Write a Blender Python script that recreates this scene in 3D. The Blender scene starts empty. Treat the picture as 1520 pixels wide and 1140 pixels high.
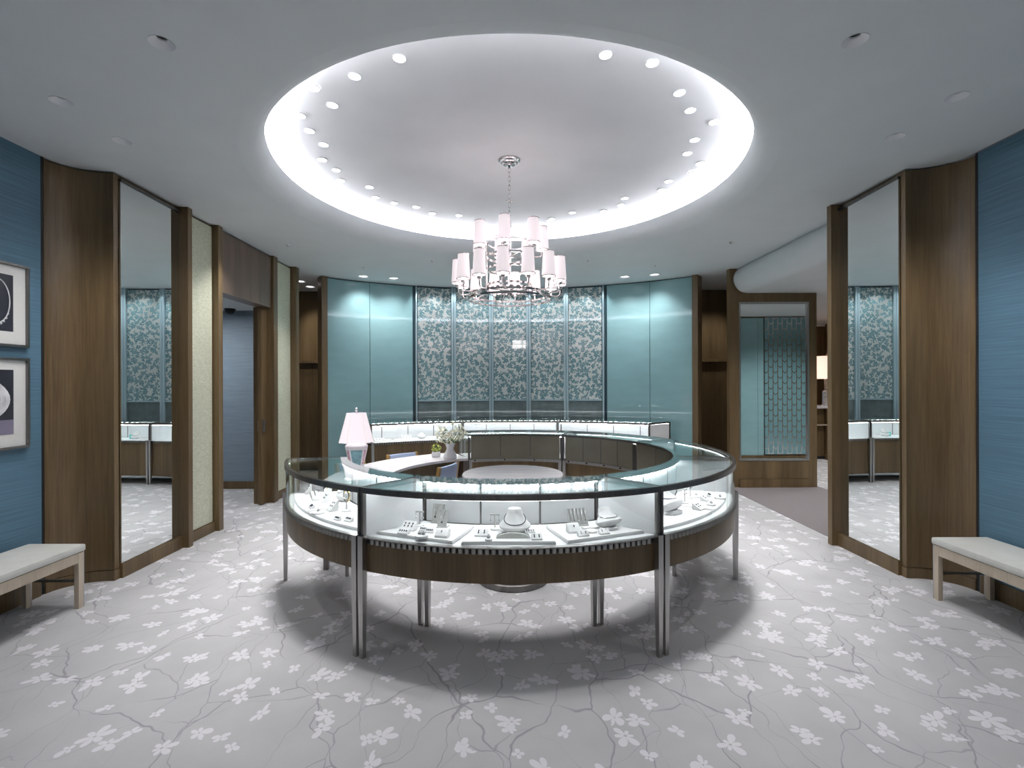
import bpy, bmesh, math, random
from mathutils import Vector, Matrix, Euler
random.seed(7)
PI = math.pi
SC = bpy.context.scene
COL = SC.collection
F, H0, CX, CY0 = 733.0, 1.55, 757.0, 570.0     # focal length in px, eye height, principal point

# ------------------------------------------------------------------ camera, world, exposure
cam = bpy.data.cameras.new('camera'); cam.sensor_width = 36.0; cam.lens = F/1520*36
cam.shift_x = 3/1520; cam.clip_start = 0.05; cam.clip_end = 60
co = bpy.data.objects.new('camera', cam); COL.objects.link(co)
co.location = (0, 0, H0); co.rotation_euler = (PI/2, math.radians(0.2), 0)
SC.camera = co
w = bpy.data.worlds.new('world'); SC.world = w; w.use_nodes = True
w.node_tree.nodes['Background'].inputs[0].default_value = (0.7, 0.75, 0.8, 1)
w.node_tree.nodes['Background'].inputs[1].default_value = 0.05
SC.view_settings.view_transform = 'Standard'; SC.view_settings.look = 'None'
SC.view_settings.gamma = 1; SC.view_settings.use_curve_mapping = False
SC.view_settings.exposure = 0.30
cy = SC.cycles
cy.max_bounces = 9; cy.diffuse_bounces = 4; cy.glossy_bounces = 6; cy.transmission_bounces = 6
cy.transparent_max_bounces = 24; cy.sample_clamp_indirect = 6.0
cy.caustics_reflective = False; cy.caustics_refractive = False; cy.use_denoising = True

def spot(x, y, z, power, cone=75, blend=0.5, size=0.04, color=(1, 0.98, 0.975), tilt=None):  # serves the modelled downlights and the added fill spots
    l = bpy.data.lights.new('downlight_or_fill_lamp', 'SPOT'); l.energy = power; l.spot_size = math.radians(cone)
    l.spot_blend = blend; l.shadow_soft_size = size; l.color = color
    o = bpy.data.objects.new('downlight_or_fill_lamp', l); COL.objects.link(o); o.location = (x, y, z)
    if tilt is not None:
        o.rotation_euler = (Vector(tilt)-Vector((x, y, z))).to_track_quat('-Z', 'Y').to_euler()
    return o
def area(x, y, z, sx, sy, power, color=(1, 1, 1), rot=(0, 0, 0)):
    l = bpy.data.lights.new('added_fill_light', 'AREA'); l.shape = 'RECTANGLE'; l.size = sx; l.size_y = sy
    l.energy = power; l.color = color
    o = bpy.data.objects.new('added_fill_light', l); COL.objects.link(o); o.location = (x, y, z); o.rotation_euler = rot
    return o
DOME_W, CEIL_W, WASH_W, COVE_E, LED_E = 46.0, 57.0, 48.0, 66.0, 64.0
HC = 3.25                                        # main ceiling height
RC = 4.47                                        # depth of the ring of cases' centre

# ------------------------------------------------------------------ materials
def nt(name):
    m = bpy.data.materials.new(name); m.use_nodes = True
    t = m.node_tree; b = t.nodes['Principled BSDF']
    return m, t, b
def N(t, kind, **kw):
    n = t.nodes.new(kind)
    for k, v in kw.items():
        if k.startswith('i_'):
            key = k[2:]
            n.inputs[int(key) if key.isdigit() else key].default_value = v
        else: setattr(n, k, v)
    return n
def L(t, a, b): t.links.new(a, b)
def M_(t, op, a, b=None, c=None, clamp=False):
    n = t.nodes.new('ShaderNodeMath'); n.operation = op; n.use_clamp = clamp
    for i, v in enumerate((a, b, c)):
        if v is None: continue
        if isinstance(v, (int, float)): n.inputs[i].default_value = v
        else: t.links.new(v, n.inputs[i])
    return n.outputs[0]
def mixc(t, fac, a, b):
    n = t.nodes.new('ShaderNodeMix'); n.data_type = 'RGBA'
    for s, v in ((n.inputs[0], fac), (n.inputs[6], a), (n.inputs[7], b)):
        if isinstance(v, (int, float)): s.default_value = v
        elif isinstance(v, tuple): s.default_value = v if len(v) == 4 else v+(1,)
        else: t.links.new(v, s)
    return n.outputs[2]
def plain(name, col, rough=0.5, metal=0.0, spec=0.5, coat=0.0, noise=0.0, nscale=40, stretch=(1, 1, 1), bump=0.0):
    m, t, b = nt(name)
    b.inputs['Base Color'].default_value = col+(1,)
    b.inputs['Roughness'].default_value = rough; b.inputs['Metallic'].default_value = metal
    b.inputs['Specular IOR Level'].default_value = spec; b.inputs['Coat Weight'].default_value = coat
    b.inputs['Coat Roughness'].default_value = 0.03
    if noise or bump:
        tc = N(t, 'ShaderNodeTexCoord'); mp = N(t, 'ShaderNodeMapping'); mp.inputs['Scale'].default_value = stretch
        L(t, tc.outputs['Object'], mp.inputs[0])
        nz = N(t, 'ShaderNodeTexNoise', i_Scale=nscale, i_Detail=4.0); L(t, mp.outputs[0], nz.inputs['Vector'])
        lo = tuple(max(0, c*(1-noise)) for c in col); hi = tuple(min(1, c*(1+noise)) for c in col)
        f = M_(t, 'MULTIPLY_ADD', nz.outputs[0], 2.4, -0.7, clamp=True)
        L(t, mixc(t, f, lo, hi), b.inputs['Base Color'])
        if bump:
            bp = N(t, 'ShaderNodeBump', i_Strength=bump, i_Distance=0.002); L(t, nz.outputs[0], bp.inputs['Height'])
            L(t, bp.outputs[0], b.inputs['Normal'])
    return m
def wood(name, dark, light, rough=0.36):
    m, t, b = nt(name)
    tc = N(t, 'ShaderNodeTexCoord'); mp = N(t, 'ShaderNodeMapping'); mp.inputs['Scale'].default_value = (1, 1, 0.035)
    L(t, tc.outputs['Object'], mp.inputs[0])
    n1 = N(t, 'ShaderNodeTexNoise', i_Scale=70.0, i_Detail=5.0, i_Roughness=0.65); L(t, mp.outputs[0], n1.inputs['Vector'])
    n2 = N(t, 'ShaderNodeTexNoise', i_Scale=7.0, i_Detail=2.0); L(t, mp.outputs[0], n2.inputs['Vector'])
    f = M_(t, 'MULTIPLY_ADD', n1.outputs[0], 1.3, M_(t, 'MULTIPLY_ADD', n2.outputs[0], 1.5, -0.95), clamp=True)
    L(t, mixc(t, f, dark, light), b.inputs['Base Color'])
    b.inputs['Roughness'].default_value = rough; b.inputs['Specular IOR Level'].default_value = 0.45
    bp = N(t, 'ShaderNodeBump', i_Strength=0.12, i_Distance=0.001); L(t, n1.outputs[0], bp.inputs['Height'])
    L(t, bp.outputs[0], b.inputs['Normal'])
    return m
def glass(name, tint, ior=1.5):
    m, t, b = nt(name); t.nodes.remove(b)
    out = t.nodes['Material Output']
    tr = N(t, 'ShaderNodeBsdfTransparent'); tr.inputs[0].default_value = tint+(1,)
    gl = N(t, 'ShaderNodeBsdfGlossy', i_Roughness=0.0); gl.inputs[0].default_value = (0.93, 1, 0.99, 1)
    ge = N(t, 'ShaderNodeNewGeometry'); dt = N(t, 'ShaderNodeVectorMath', operation='DOT_PRODUCT')
    L(t, ge.outputs['Incoming'], dt.inputs[0]); L(t, ge.outputs['Normal'], dt.inputs[1])
    f0 = ((ior-1)/(ior+1))**2
    fr = M_(t, 'MULTIPLY_ADD', M_(t, 'POWER', M_(t, 'SUBTRACT', 1.0, M_(t, 'ABSOLUTE', dt.outputs['Value'])), 5.0), 1-f0, f0, clamp=True)
    mx = N(t, 'ShaderNodeMixShader')
    L(t, fr, mx.inputs[0]); L(t, tr.outputs[0], mx.inputs[1]); L(t, gl.outputs[0], mx.inputs[2])
    L(t, mx.outputs[0], out.inputs[0])
    return m
def emit(name, col, strength):
    m, t, b = nt(name)
    b.inputs['Base Color'].default_value = (0.8, 0.8, 0.8, 1)
    b.inputs['Emission Color'].default_value = col+(1,); b.inputs['Emission Strength'].default_value = strength
    return m

def petals(t, vec, scale, rnd, n, r0, keep=1.0, squash=0.45, off=(0, 0)):
    """a 0/1 mask of scattered n-petalled flowers on the xy plane of VEC"""
    mp = N(t, 'ShaderNodeMapping'); mp.inputs['Location'].default_value = (off[0], off[1], 0); L(t, vec, mp.inputs[0])
    v = N(t, 'ShaderNodeTexVoronoi', voronoi_dimensions='2D', feature='F1'); v.inputs['Scale'].default_value = scale
    v.inputs['Randomness'].default_value = rnd; L(t, mp.outputs[0], v.inputs['Vector'])
    d = N(t, 'ShaderNodeVectorMath', operation='SUBTRACT'); L(t, mp.outputs[0], d.inputs[0]); L(t, v.outputs['Position'], d.inputs[1])
    cs = N(t, 'ShaderNodeSeparateColor'); L(t, v.outputs['Color'], cs.inputs[0])
    rt = N(t, 'ShaderNodeVectorRotate', rotation_type='Z_AXIS'); L(t, d.outputs[0], rt.inputs[0])
    L(t, M_(t, 'MULTIPLY', cs.outputs[0], 6.283), rt.inputs['Angle'])
    sp = N(t, 'ShaderNodeSeparateXYZ'); L(t, rt.outputs[0], sp.inputs[0])
    x = sp.outputs[0]; y = M_(t, 'MULTIPLY', sp.outputs[1], M_(t, 'MULTIPLY_ADD', cs.outputs[1], squash*2, 1.0))
    ang = M_(t, 'ARCTAN2', y, x)
    rad = M_(t, 'SQRT', M_(t, 'ADD', M_(t, 'MULTIPLY', x, x), M_(t, 'MULTIPLY', y, y)))
    u = M_(t, 'MULTIPLY', ang, n/(2*PI))
    idx = M_(t, 'FLOOR', u)
    wn = N(t, 'ShaderNodeTexWhiteNoise', noise_dimensions='2D'); cmb = N(t, 'ShaderNodeCombineXYZ')
    L(t, idx, cmb.inputs[0]); L(t, M_(t, 'MULTIPLY', cs.outputs[2], 91.7), cmb.inputs[1]); L(t, cmb.outputs[0], wn.inputs['Vector'])
    pet = M_(t, 'POWER', M_(t, 'ABSOLUTE', M_(t, 'SINE', M_(t, 'MULTIPLY', u, PI))), 0.5)
    R = M_(t, 'MULTIPLY', M_(t, 'MULTIPLY', pet, r0), M_(t, 'MULTIPLY_ADD', wn.outputs[0], 0.62, 0.48))
    R = M_(t, 'MULTIPLY', R, M_(t, 'MULTIPLY_ADD', cs.outputs[1], 0.4, 0.75))
    m = M_(t, 'MULTIPLY', M_(t, 'SUBTRACT', R, rad), 600.0, clamp=True)
    m = M_(t, 'MULTIPLY', m, M_(t, 'GREATER_THAN', rad, r0*0.09))
    if keep < 1: m = M_(t, 'MULTIPLY', m, M_(t, 'LESS_THAN', cs.outputs[2], keep))
    return m

def carpet_mat():
    m, t, b = nt('floral_carpet')
    tc = N(t, 'ShaderNodeTexCoord'); P = tc.outputs['Object']
    nz = N(t, 'ShaderNodeTexNoise', i_Scale=3.0, i_Detail=3.0); L(t, P, nz.inputs['Vector'])
    fine = N(t, 'ShaderNodeTexNoise', i_Scale=160.0, i_Detail=2.0); L(t, P, fine.inputs['Vector'])
    base = mixc(t, M_(t, 'MULTIPLY_ADD', nz.outputs[0], 2.0, -0.5, clamp=True), (0.392, 0.39, 0.396), (0.472, 0.469, 0.476))
    base = mixc(t, M_(t, 'MULTIPLY_ADD', fine.outputs[0], 1.6, -0.5, clamp=True), base, (0.43, 0.426, 0.436))
    # branching twigs: cell borders of a warped voronoi, thin, broken up
    nw = N(t, 'ShaderNodeTexNoise', i_Scale=2.2, i_Detail=3.0); L(t, P, nw.inputs['Vector'])
    wv = N(t, 'ShaderNodeVectorMath', operation='MULTIPLY_ADD'); L(t, nw.outputs['Color'], wv.inputs[0])
    wv.inputs[1].default_value = (0.35, 0.35, 0); L(t, P, wv.inputs[2])
    lines = None
    for sc_, rot, wd, st in ((2.3, 0.5, 0.0046, 0.8), (3.1, 1.4, 0.0036, 0.7), (1.6, 2.3, 0.0055, 0.8)):
        mp = N(t, 'ShaderNodeMapping'); mp.inputs['Rotation'].default_value = (0, 0, rot); mp.inputs['Scale'].default_value = (1.0, 0.6, 1)
        L(t, wv.outputs[0], mp.inputs[0])
        ve = N(t, 'ShaderNodeTexVoronoi', voronoi_dimensions='2D', feature='DISTANCE_TO_EDGE'); ve.inputs['Scale'].default_value = sc_
        L(t, mp.outputs[0], ve.inputs['Vector'])
        brk = N(t, 'ShaderNodeTexNoise', i_Scale=1.8+sc_*0.3, i_Detail=1.0); L(t, mp.outputs[0], brk.inputs['Vector'])
        ww = M_(t, 'MULTIPLY', M_(t, 'MULTIPLY_ADD', brk.outputs[0], 4.0, -1.15, clamp=True), wd*sc_)
        ln = M_(t, 'MULTIPLY', M_(t, 'MULTIPLY', M_(t, 'SUBTRACT', ww, ve.outputs['Distance']), 260.0/sc_, clamp=True), st)
        lines = ln if lines is None else M_(t, 'MAXIMUM', lines, ln)
    base = mixc(t, lines, base, (0.25, 0.24, 0.262))
    f1 = petals(t, P, 2.9, 0.8, 6, 0.085, keep=0.9, squash=0.22)
    f2 = petals(t, P, 3.3, 0.85, 5, 0.072, keep=0.92, squash=0.35, off=(3.37, 5.19))
    f3 = petals(t, P, 3.6, 0.9, 4, 0.055, keep=0.85, squash=0.4, off=(7.9, 1.3))
    fl = M_(t, 'MAXIMUM', f1, M_(t, 'MAXIMUM', f2, f3))
    base = mixc(t, M_(t, 'MULTIPLY', fl, 0.92), base, (0.63, 0.62, 0.645))
    L(t, base, b.inputs['Base Color']); b.inputs['Roughness'].default_value = 0.95
    b.inputs['Specular IOR Level'].default_value = 0.1
    bp = N(t, 'ShaderNodeBump', i_Strength=0.35, i_Distance=0.003); L(t, fine.outputs[0], bp.inputs['Height']); L(t, bp.outputs[0], b.inputs['Normal'])
    return m

def silver_leaf_mat():
    """teal back-painted glass carrying a mirrored silver pattern of leaves and blossoms"""
    m, t, b = nt('silvered_floral_glass')
    tc = N(t, 'ShaderNodeTexCoord'); sp = N(t, 'ShaderNodeSeparateXYZ'); L(t, tc.outputs['Object'], sp.inputs[0])
    cb = N(t, 'ShaderNodeCombineXYZ'); L(t, sp.outputs[0], cb.inputs[0]); L(t, sp.outputs[2], cb.inputs[1])
    V = cb.outputs[0]
    a = petals(t, V, 11.5, 0.8, 5, 0.056, squash=0.12)
    c = petals(t, V, 12.5, 0.9, 3, 0.042, keep=0.75, squash=0.5, off=(4.1, 2.2))
    d = petals(t, V, 16.0, 0.9, 2, 0.034, keep=0.6, squash=0.5, off=(1.7, 8.6))
    leaf = M_(t, 'MAXIMUM', a, M_(t, 'MAXIMUM', c, d))
    nz = N(t, 'ShaderNodeTexNoise', i_Scale=5.0, i_Detail=2.0); L(t, V, nz.inputs['Vector'])
    sil = mixc(t, nz.outputs[0], (0.62, 0.65, 0.63), (0.78, 0.79, 0.765))
    L(t, mixc(t, leaf, sil, (0.115, 0.245, 0.275)), b.inputs['Base Color'])
    inv = M_(t, 'SUBTRACT', 1.0, leaf)
    L(t, M_(t, 'MULTIPLY', inv, 0.4), b.inputs['Metallic'])
    L(t, M_(t, 'MULTIPLY_ADD', inv, -0.1, 0.42), b.inputs['Roughness'])
    b.inputs['Coat Weight'].default_value = 1.0; b.inputs['Coat Roughness'].default_value = 0.01; b.inputs['Coat IOR'].default_value = 1.65
    return m

def chevron_mat():
    m, t, b = nt('chevron_patterned_glass')
    tc = N(t, 'ShaderNodeTexCoord'); sp = N(t, 'ShaderNodeSeparateXYZ'); L(t, tc.outputs['Object'], sp.inputs[0])
    u = M_(t, 'MULTIPLY', sp.outputs[0], 10.6); fx = M_(t, 'FRACT', u); col = M_(t, 'FLOOR', u)
    tri = M_(t, 'ABSOLUTE', M_(t, 'SUBTRACT', fx, 0.5))
    vert = M_(t, 'GREATER_THAN', tri, 0.41)
    odd = M_(t, 'FRACT', M_(t, 'MULTIPLY', col, 0.5))
    vz = M_(t, 'FRACT', M_(t, 'ADD', M_(t, 'MULTIPLY', M_(t, 'SUBTRACT', sp.outputs[2], M_(t, 'MULTIPLY', tri, 0.09)), 4.6), odd))
    ch = M_(t, 'LESS_THAN', vz, 0.10)
    ln = M_(t, 'MAXIMUM', vert, ch)
    L(t, mixc(t, ln, (0.17, 0.33, 0.365), (0.72, 0.74, 0.73)), b.inputs['Base Color'])
    L(t, M_(t, 'MULTIPLY', ln, 0.95), b.inputs['Metallic'])
    b.inputs['Roughness'].default_value = 0.22
    b.inputs['Coat Weight'].default_value = 1.0; b.inputs['Coat Roughness'].default_value = 0.02; b.inputs['Coat IOR'].default_value = 1.6
    return m

MT = {}
MT['wood'] = wood('walnut_veneer', (0.084, 0.054, 0.024), (0.21, 0.142, 0.07))
MT['wood_red'] = wood('walnut_veneer_warm', (0.10, 0.066, 0.046), (0.20, 0.14, 0.105))
MT['oak'] = wood('bleached_oak', (0.46, 0.37, 0.28), (0.64, 0.55, 0.44), 0.4)
MT['honey'] = wood('honey_oak', (0.30, 0.17, 0.05), (0.45, 0.28, 0.1), 0.4)
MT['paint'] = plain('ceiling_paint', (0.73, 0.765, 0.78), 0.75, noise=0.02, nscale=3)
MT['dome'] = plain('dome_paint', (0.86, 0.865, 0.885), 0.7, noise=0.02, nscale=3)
MT['blue'] = plain('blue_silk', (0.088, 0.18, 0.255), 0.55, noise=0.16, nscale=11, stretch=(1, 0.2, 8), bump=0.05)
MT['blue_room'] = plain('blue_silk_room', (0.22, 0.285, 0.345), 0.6, noise=0.12, nscale=14, stretch=(0.25, 1, 9))
MT['cream'] = plain('cream_silk', (0.66, 0.67, 0.52), 0.5, noise=0.14, nscale=30, stretch=(0.3, 1, 3), bump=0.05)
MT['teal'] = plain('teal_back_painted_glass', (0.262, 0.45, 0.478), 0.32, coat=1.0, noise=0.05, nscale=3, stretch=(1, 1, 3))
MT['teal_light'] = plain('pale_teal_lacquer', (0.36, 0.48, 0.53), 0.28, coat=0.6, noise=0.03)
MT['smoky'] = plain('smoky_teal_glass', (0.15, 0.20, 0.21), 0.3, coat=1.0, noise=0.2, nscale=8)
MT['groove'] = plain('dark_teal_groove', (0.03, 0.07, 0.09), 0.5, noise=0.1)
MT['mirror'] = plain('mirror_silver', (0.86, 0.89, 0.89), 0.0, metal=1.0)
MT['steel'] = plain('brushed_nickel', (0.46, 0.45, 0.44), 0.3, metal=1.0, noise=0.12, nscale=60, stretch=(1, 1, 0.05))
MT['dark_steel'] = plain('dark_bronze_metal', (0.19, 0.18, 0.175), 0.3, metal=1.0, noise=0.15, nscale=30, stretch=(1, 1, 0.2))
MT['flute'] = plain('fluted_nickel', (0.33, 0.325, 0.31), 0.32, metal=1.0, noise=0.1, nscale=60)
MT['black'] = plain('matt_black', (0.012, 0.012, 0.014), 0.6, noise=0.2)
MT['chrome'] = plain('polished_nickel', (0.84, 0.80, 0.79), 0.16, metal=1.0, noise=0.02)
MT['bronze'] = plain('champagne_glass', (0.30, 0.285, 0.225), 0.3, metal=0.75, noise=0.1, nscale=4)
MT['white'] = plain('white_lacquer', (0.80, 0.81, 0.82), 0.45, noise=0.01)
MT['leather'] = plain('white_suede', (0.80, 0.79, 0.79), 0.7, noise=0.03, nscale=80)
MT['greyfab'] = plain('grey_display_fabric', (0.52, 0.52, 0.50), 0.6, noise=0.08, nscale=80)
MT['silver'] = plain('silver_jewelry', (0.55, 0.55, 0.56), 0.18, metal=1.0, noise=0.2, nscale=300)
MT['gem'] = plain('dark_gemstones', (0.05, 0.05, 0.07), 0.12, noise=0.5, nscale=300)
MT['gold'] = plain('gold_jewelry', (0.75, 0.55, 0.24), 0.2, metal=1.0, noise=0.1)
MT['tiffany'] = plain('turquoise_card', (0.16, 0.60, 0.58), 0.5, noise=0.03)
MT['cushion'] = plain('ivory_leather', (0.64, 0.64, 0.60), 0.5, noise=0.05, nscale=12, bump=0.04)
MT['peri'] = plain('periwinkle_upholstery', (0.33, 0.40, 0.56), 0.8, noise=0.08, nscale=120)
MT['marble'] = plain('grey_white_marble', (0.66, 0.63, 0.64), 0.18, noise=0.08, nscale=6, stretch=(1, 3, 1))
MT['plain_carpet'] = plain('plain_grey_carpet', (0.215, 0.195, 0.20), 0.95, spec=0.1, noise=0.12, nscale=180, bump=0.2)
MT['porcelain'] = plain('white_porcelain', (0.78, 0.78, 0.80), 0.2, noise=0.02)
MT['paint_teal'] = plain('teal_glaze', (0.15, 0.33, 0.38), 0.2, noise=0.3, nscale=25)
MT['paint_pink'] = plain('rose_glaze', (0.55, 0.35, 0.42), 0.2, noise=0.4, nscale=50)
MT['petal'] = plain('cream_petals', (0.93, 0.93, 0.78), 0.6, noise=0.06)
MT['lime'] = plain('lime_petals', (0.60, 0.66, 0.20), 0.6, noise=0.15)
MT['leaf'] = plain('green_leaves', (0.10, 0.17, 0.07), 0.5, noise=0.3)
MT['print'] = plain('dark_photographic_print', (0.022, 0.022, 0.035), 0.3, noise=0.3, nscale=5)
MT['printgrey'] = plain('mauve_print_tone', (0.22, 0.20, 0.28), 0.4, noise=0.15, nscale=8)
MT['printlight'] = plain('light_print_tone', (0.62, 0.62, 0.64), 0.4, noise=0.35, nscale=12)
MT['mat'] = plain('white_mat_board', (0.68, 0.68, 0.66), 0.8, noise=0.02)
MT['cobalt'] = plain('cobalt_blue', (0.02, 0.06, 0.38), 0.3, noise=0.15)
MT['glass'] = glass('clear_glass', (0.98, 0.99, 0.99))
MT['glass_top'] = glass('counter_top_glass', (0.945, 0.98, 0.978), 1.6)
MT['crystal'] = plain('crystal', (0.75, 0.8, 0.82), 0.06, metal=0.7, noise=0.35, nscale=25)
MT['floor'] = carpet_mat(); MT['floral'] = silver_leaf_mat(); MT['chevron'] = chevron_mat()
MT['lens'] = emit('lit_lens', (1.0, 0.98, 1.0), 9.0)
MT['lens_dim'] = emit('lit_lens_dim', (1.0, 0.98, 1.0), 5.0)
MT['cove'] = emit('cove_light_strip', (0.95, 0.95, 1.0), COVE_E)
MT['led'] = emit('showcase_light_strip', (0.95, 0.98, 1.0), LED_E)
MT['led_front'] = emit('showcase_front_light_strip', (0.95, 0.98, 1.0), LED_E*0.45)
MT['led_far'] = emit('far_showcase_light_strip', (0.97, 0.98, 1.0), LED_E*0.85)
def shade_mat(name, col, e):
    m, t, b = nt(name)
    b.inputs['Base Color'].default_value = col+(1,); b.inputs['Roughness'].default_value = 0.8
    b.inputs['Emission Color'].default_value = col+(1,); b.inputs['Emission Strength'].default_value = e
    tc = N(t, 'ShaderNodeTexCoord'); nz = N(t, 'ShaderNodeTexNoise', i_Scale=150.0); L(t, tc.outputs['Object'], nz.inputs['Vector'])
    bp = N(t, 'ShaderNodeBump', i_Strength=0.1, i_Distance=0.001); L(t, nz.outputs[0], bp.inputs['Height']); L(t, bp.outputs[0], b.inputs['Normal'])
    return m
MT['shade'] = shade_mat('lit_white_shade', (1.0, 0.89, 0.91), 0.46)
MT['shade_pink'] = shade_mat('lit_pink_white_shade', (1.0, 0.90, 0.95), 0.20)
MT['shade_peach'] = shade_mat('lit_peach_shade', (1.0, 0.74, 0.60), 0.62)

# ------------------------------------------------------------------ mesh helpers
class MB:
    def __init__(s): s.v = []; s.f = []
    def add(s, vs, fs):
        b = len(s.v); s.v += [tuple(v) for v in vs]; s.f += [tuple(b+i for i in f) for f in fs]; return s
    def box(s, x0, x1, y0, y1, z0, z1, m=None):
        vs = [Vector((x, y, z)) for z in (z0, z1) for y in (y0, y1) for x in (x0, x1)]
        if m is not None: vs = [m @ v for v in vs]
        return s.add(vs, [(0, 2, 3, 1), (4, 5, 7, 6), (0, 1, 5, 4), (2, 6, 7, 3), (0, 4, 6, 2), (1, 3, 7, 5)])
    def rings(s, rs, cap0=True, cap1=True, closed=False):
        n = len(rs[0]); vs = [p for r in rs for p in r]; fs = []
        k = len(rs)
        for i in range(k if closed else k-1):
            a, b = i*n, ((i+1) % k)*n
            for j in range(n): fs.append((a+j, a+(j+1) % n, b+(j+1) % n, b+j))
        if not closed:
            if cap0: fs.append(tuple(range(n))[::-1])
            if cap1: fs.append(tuple((k-1)*n+j for j in range(n)))
        return s.add(vs, fs)
    def lathe(s, prof, n=24, c=(0, 0, 0), sx=1.0, sy=1.0, caps=True, m=None):
        rs = []
        for r, z in prof:
            ring = [Vector((c[0]+sx*r*math.cos(2*PI*j/n), c[1]+sy*r*math.sin(2*PI*j/n), c[2]+z)) for j in range(n)]
            if m is not None: ring = [m @ p for p in ring]
            rs.append(ring)
        return s.rings(rs, caps, caps)
    def tube(s, path, r, n=8, closed=False, r1=None):
        P = [Vector(p) for p in path]; rs = []; k = len(P); up = Vector((0, 0, 1)); last = None
        for i, p in enumerate(P):
            a = P[i-1] if (i > 0 or closed) else P[i]; b = P[(i+1) % k] if (i < k-1 or closed) else P[i]
            d = (b-a).normalized()
            if last is None:
                ref = up if abs(d.z) < 0.9 else Vector((1, 0, 0))
                u = d.cross(ref).normalized()
            else:
                u = (last-d*last.dot(d)).normalized()
            last = u; vv = d.cross(u); rr = r if r1 is None else r+(r1-r)*i/max(1, k-1)
            rs.append([p+rr*(math.cos(2*PI*j/n)*u+math.sin(2*PI*j/n)*vv) for j in range(n)])
        return s.rings(rs, closed=closed)
    def cyl(s, p0, p1, r, n=12, r1=None): return s.tube([p0, p1], r, n, r1=r1)
    def torus(s, c, R, r, n=32, k=8, m=None):
        pts = [Vector((R*math.cos(2*PI*i/n), R*math.sin(2*PI*i/n), 0)) for i in range(n)]
        pts = [(m @ p if m is not None else p)+Vector(c) for p in pts]
        return s.tube(pts, r, k, closed=True)
    def prism(s, poly, z0, z1, m=None):
        a = [Vector((x, y, z0)) for x, y in poly]; b = [Vector((x, y, z1)) for x, y in poly]
        if m is not None: a = [m @ p for p in a]; b = [m @ p for p in b]
        return s.rings([a, b])
    def sweep(s, prof, A0, A1, n, cyy, cxx=0.0):
        """closed profile [(r, z)] swept about (cxx, cyy); A0(r), A1(r) give the end angles in degrees, 0 towards the camera"""
        rs = []
        for i in range(n+1):
            t = i/n; ring = []
            for r, z in prof:
                a = math.radians(A0(r)*(1-t)+A1(r)*t); ring.append(Vector((cxx+r*math.sin(a), cyy-r*math.cos(a), z)))
            rs.append(ring)
        return s.rings(rs)
    def sphere(s, c, r, n=12, sz=1.0):
        prof = [(max(1e-4, r*math.sin(PI*i/(n//2+1))), -r*sz*math.cos(PI*i/(n//2+1))) for i in range(n//2+2)]
        return s.lathe(prof, n, c)
    def build(s, name, mat, parent=None, smooth=True, world=True, kind=None, bevel=0.0):
        me = bpy.data.meshes.new(name); me.from_pydata(s.v, [], s.f); me.update()
        bm = bmesh.new(); bm.from_mesh(me); bmesh.ops.recalc_face_normals(bm, faces=bm.faces)
        if bevel: bmesh.ops.bevel(bm, geom=[e for e in bm.edges if len(e.link_faces) == 2 and e.calc_face_angle(0) > 0.6], offset=bevel, segments=2, affect='EDGES', profile=0.6)
        bm.to_mesh(me); bm.free()
        if smooth:
            me.polygons.foreach_set('use_smooth', [True]*len(me.polygons)); me.set_sharp_from_angle(angle=math.radians(38))
        me.materials.append(MT[mat])
        o = bpy.data.objects.new(name, me); COL.objects.link(o)
        if parent is not None:
            o.parent = parent
            if world and parent.parent is None and parent.type == 'EMPTY': o.location = -parent.location
        if kind: o['kind'] = kind
        return o
def tag(o, label, cat, group=None):
    o['label'] = label; o['category'] = cat
    if group: o['group'] = group
    return o
def thing(name, label, cat, loc=(0, 0, 0), group=None):
    o = bpy.data.objects.new(name, None); COL.objects.link(o); o.location = loc; o.empty_display_size = 0.1
    return tag(o, label, cat, group)
def struct(o): o['kind'] = 'structure'; return o
def bx(name, mat, parent, x0, x1, y0, y1, z0, z1, bevel=0.0, world=True):
    return MB().box(x0, x1, y0, y1, z0, z1).build(name, mat, parent, smooth=False, bevel=bevel, world=world)
def kids(o): return [c for c in bpy.data.objects if c.parent == o]
def copy_tree(o, parent=None):
    c = o.copy(); COL.objects.link(c); c.parent = parent
    for k in kids(o): copy_tree(k, c)
    return c
def at(px, py, z):
    """the point at height z that the photograph shows at (px, py)"""
    y = (H0-z)*F/(py-CY0); return ((px-CX)/F*y, y)

# ------------------------------------------------------------------ floor
fl = struct(MB().box(-7.5, 7.5, -3.2, 12.0, -0.05, 0.0).build('floor', 'floor', smooth=False))
MB().prism([(3.2, 4.75), (4.6, 6.4), (4.6, 7.4), (3.2, 7.4)], 0.0, 0.004).build('plain_carpet_strip', 'plain_carpet', fl, smooth=False)

# ------------------------------------------------------------------ ceiling with the dome
def ring_pts(r, z, n=128): return [Vector((r*math.sin(2*PI*i/n), RC-r*math.cos(2*PI*i/n), z)) for i in range(n)]
CANS = [(242, 62), (92, 148), (183, 207), (1271, 62), (1422, 146), (1330, 205)]
LITS = [(540, 410), (585, 413), (928, 412), (972, 409), (446, 417), (461, 425), (1075, 423)]
def on_ceiling(px, py): return ((px-CX)/(CY0-py)*(HC-H0), F/(CY0-py)*(HC-H0))
prof = [(2.16, HC), (2.09, HC+0.006), (2.045, HC+0.022), (2.01, HC+0.05), (1.992, HC+0.09), (1.985, HC+0.13), (1.985, HC+0.175), (2.02, HC+0.175),
        (2.02, HC+0.10), (2.30, HC+0.10)]
mb = MB(); mb.rings([ring_pts(r, z) for r, z in prof], False, False)
from mathutils.geometry import delaunay_2d_cdt
pts, eds = [], []
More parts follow.
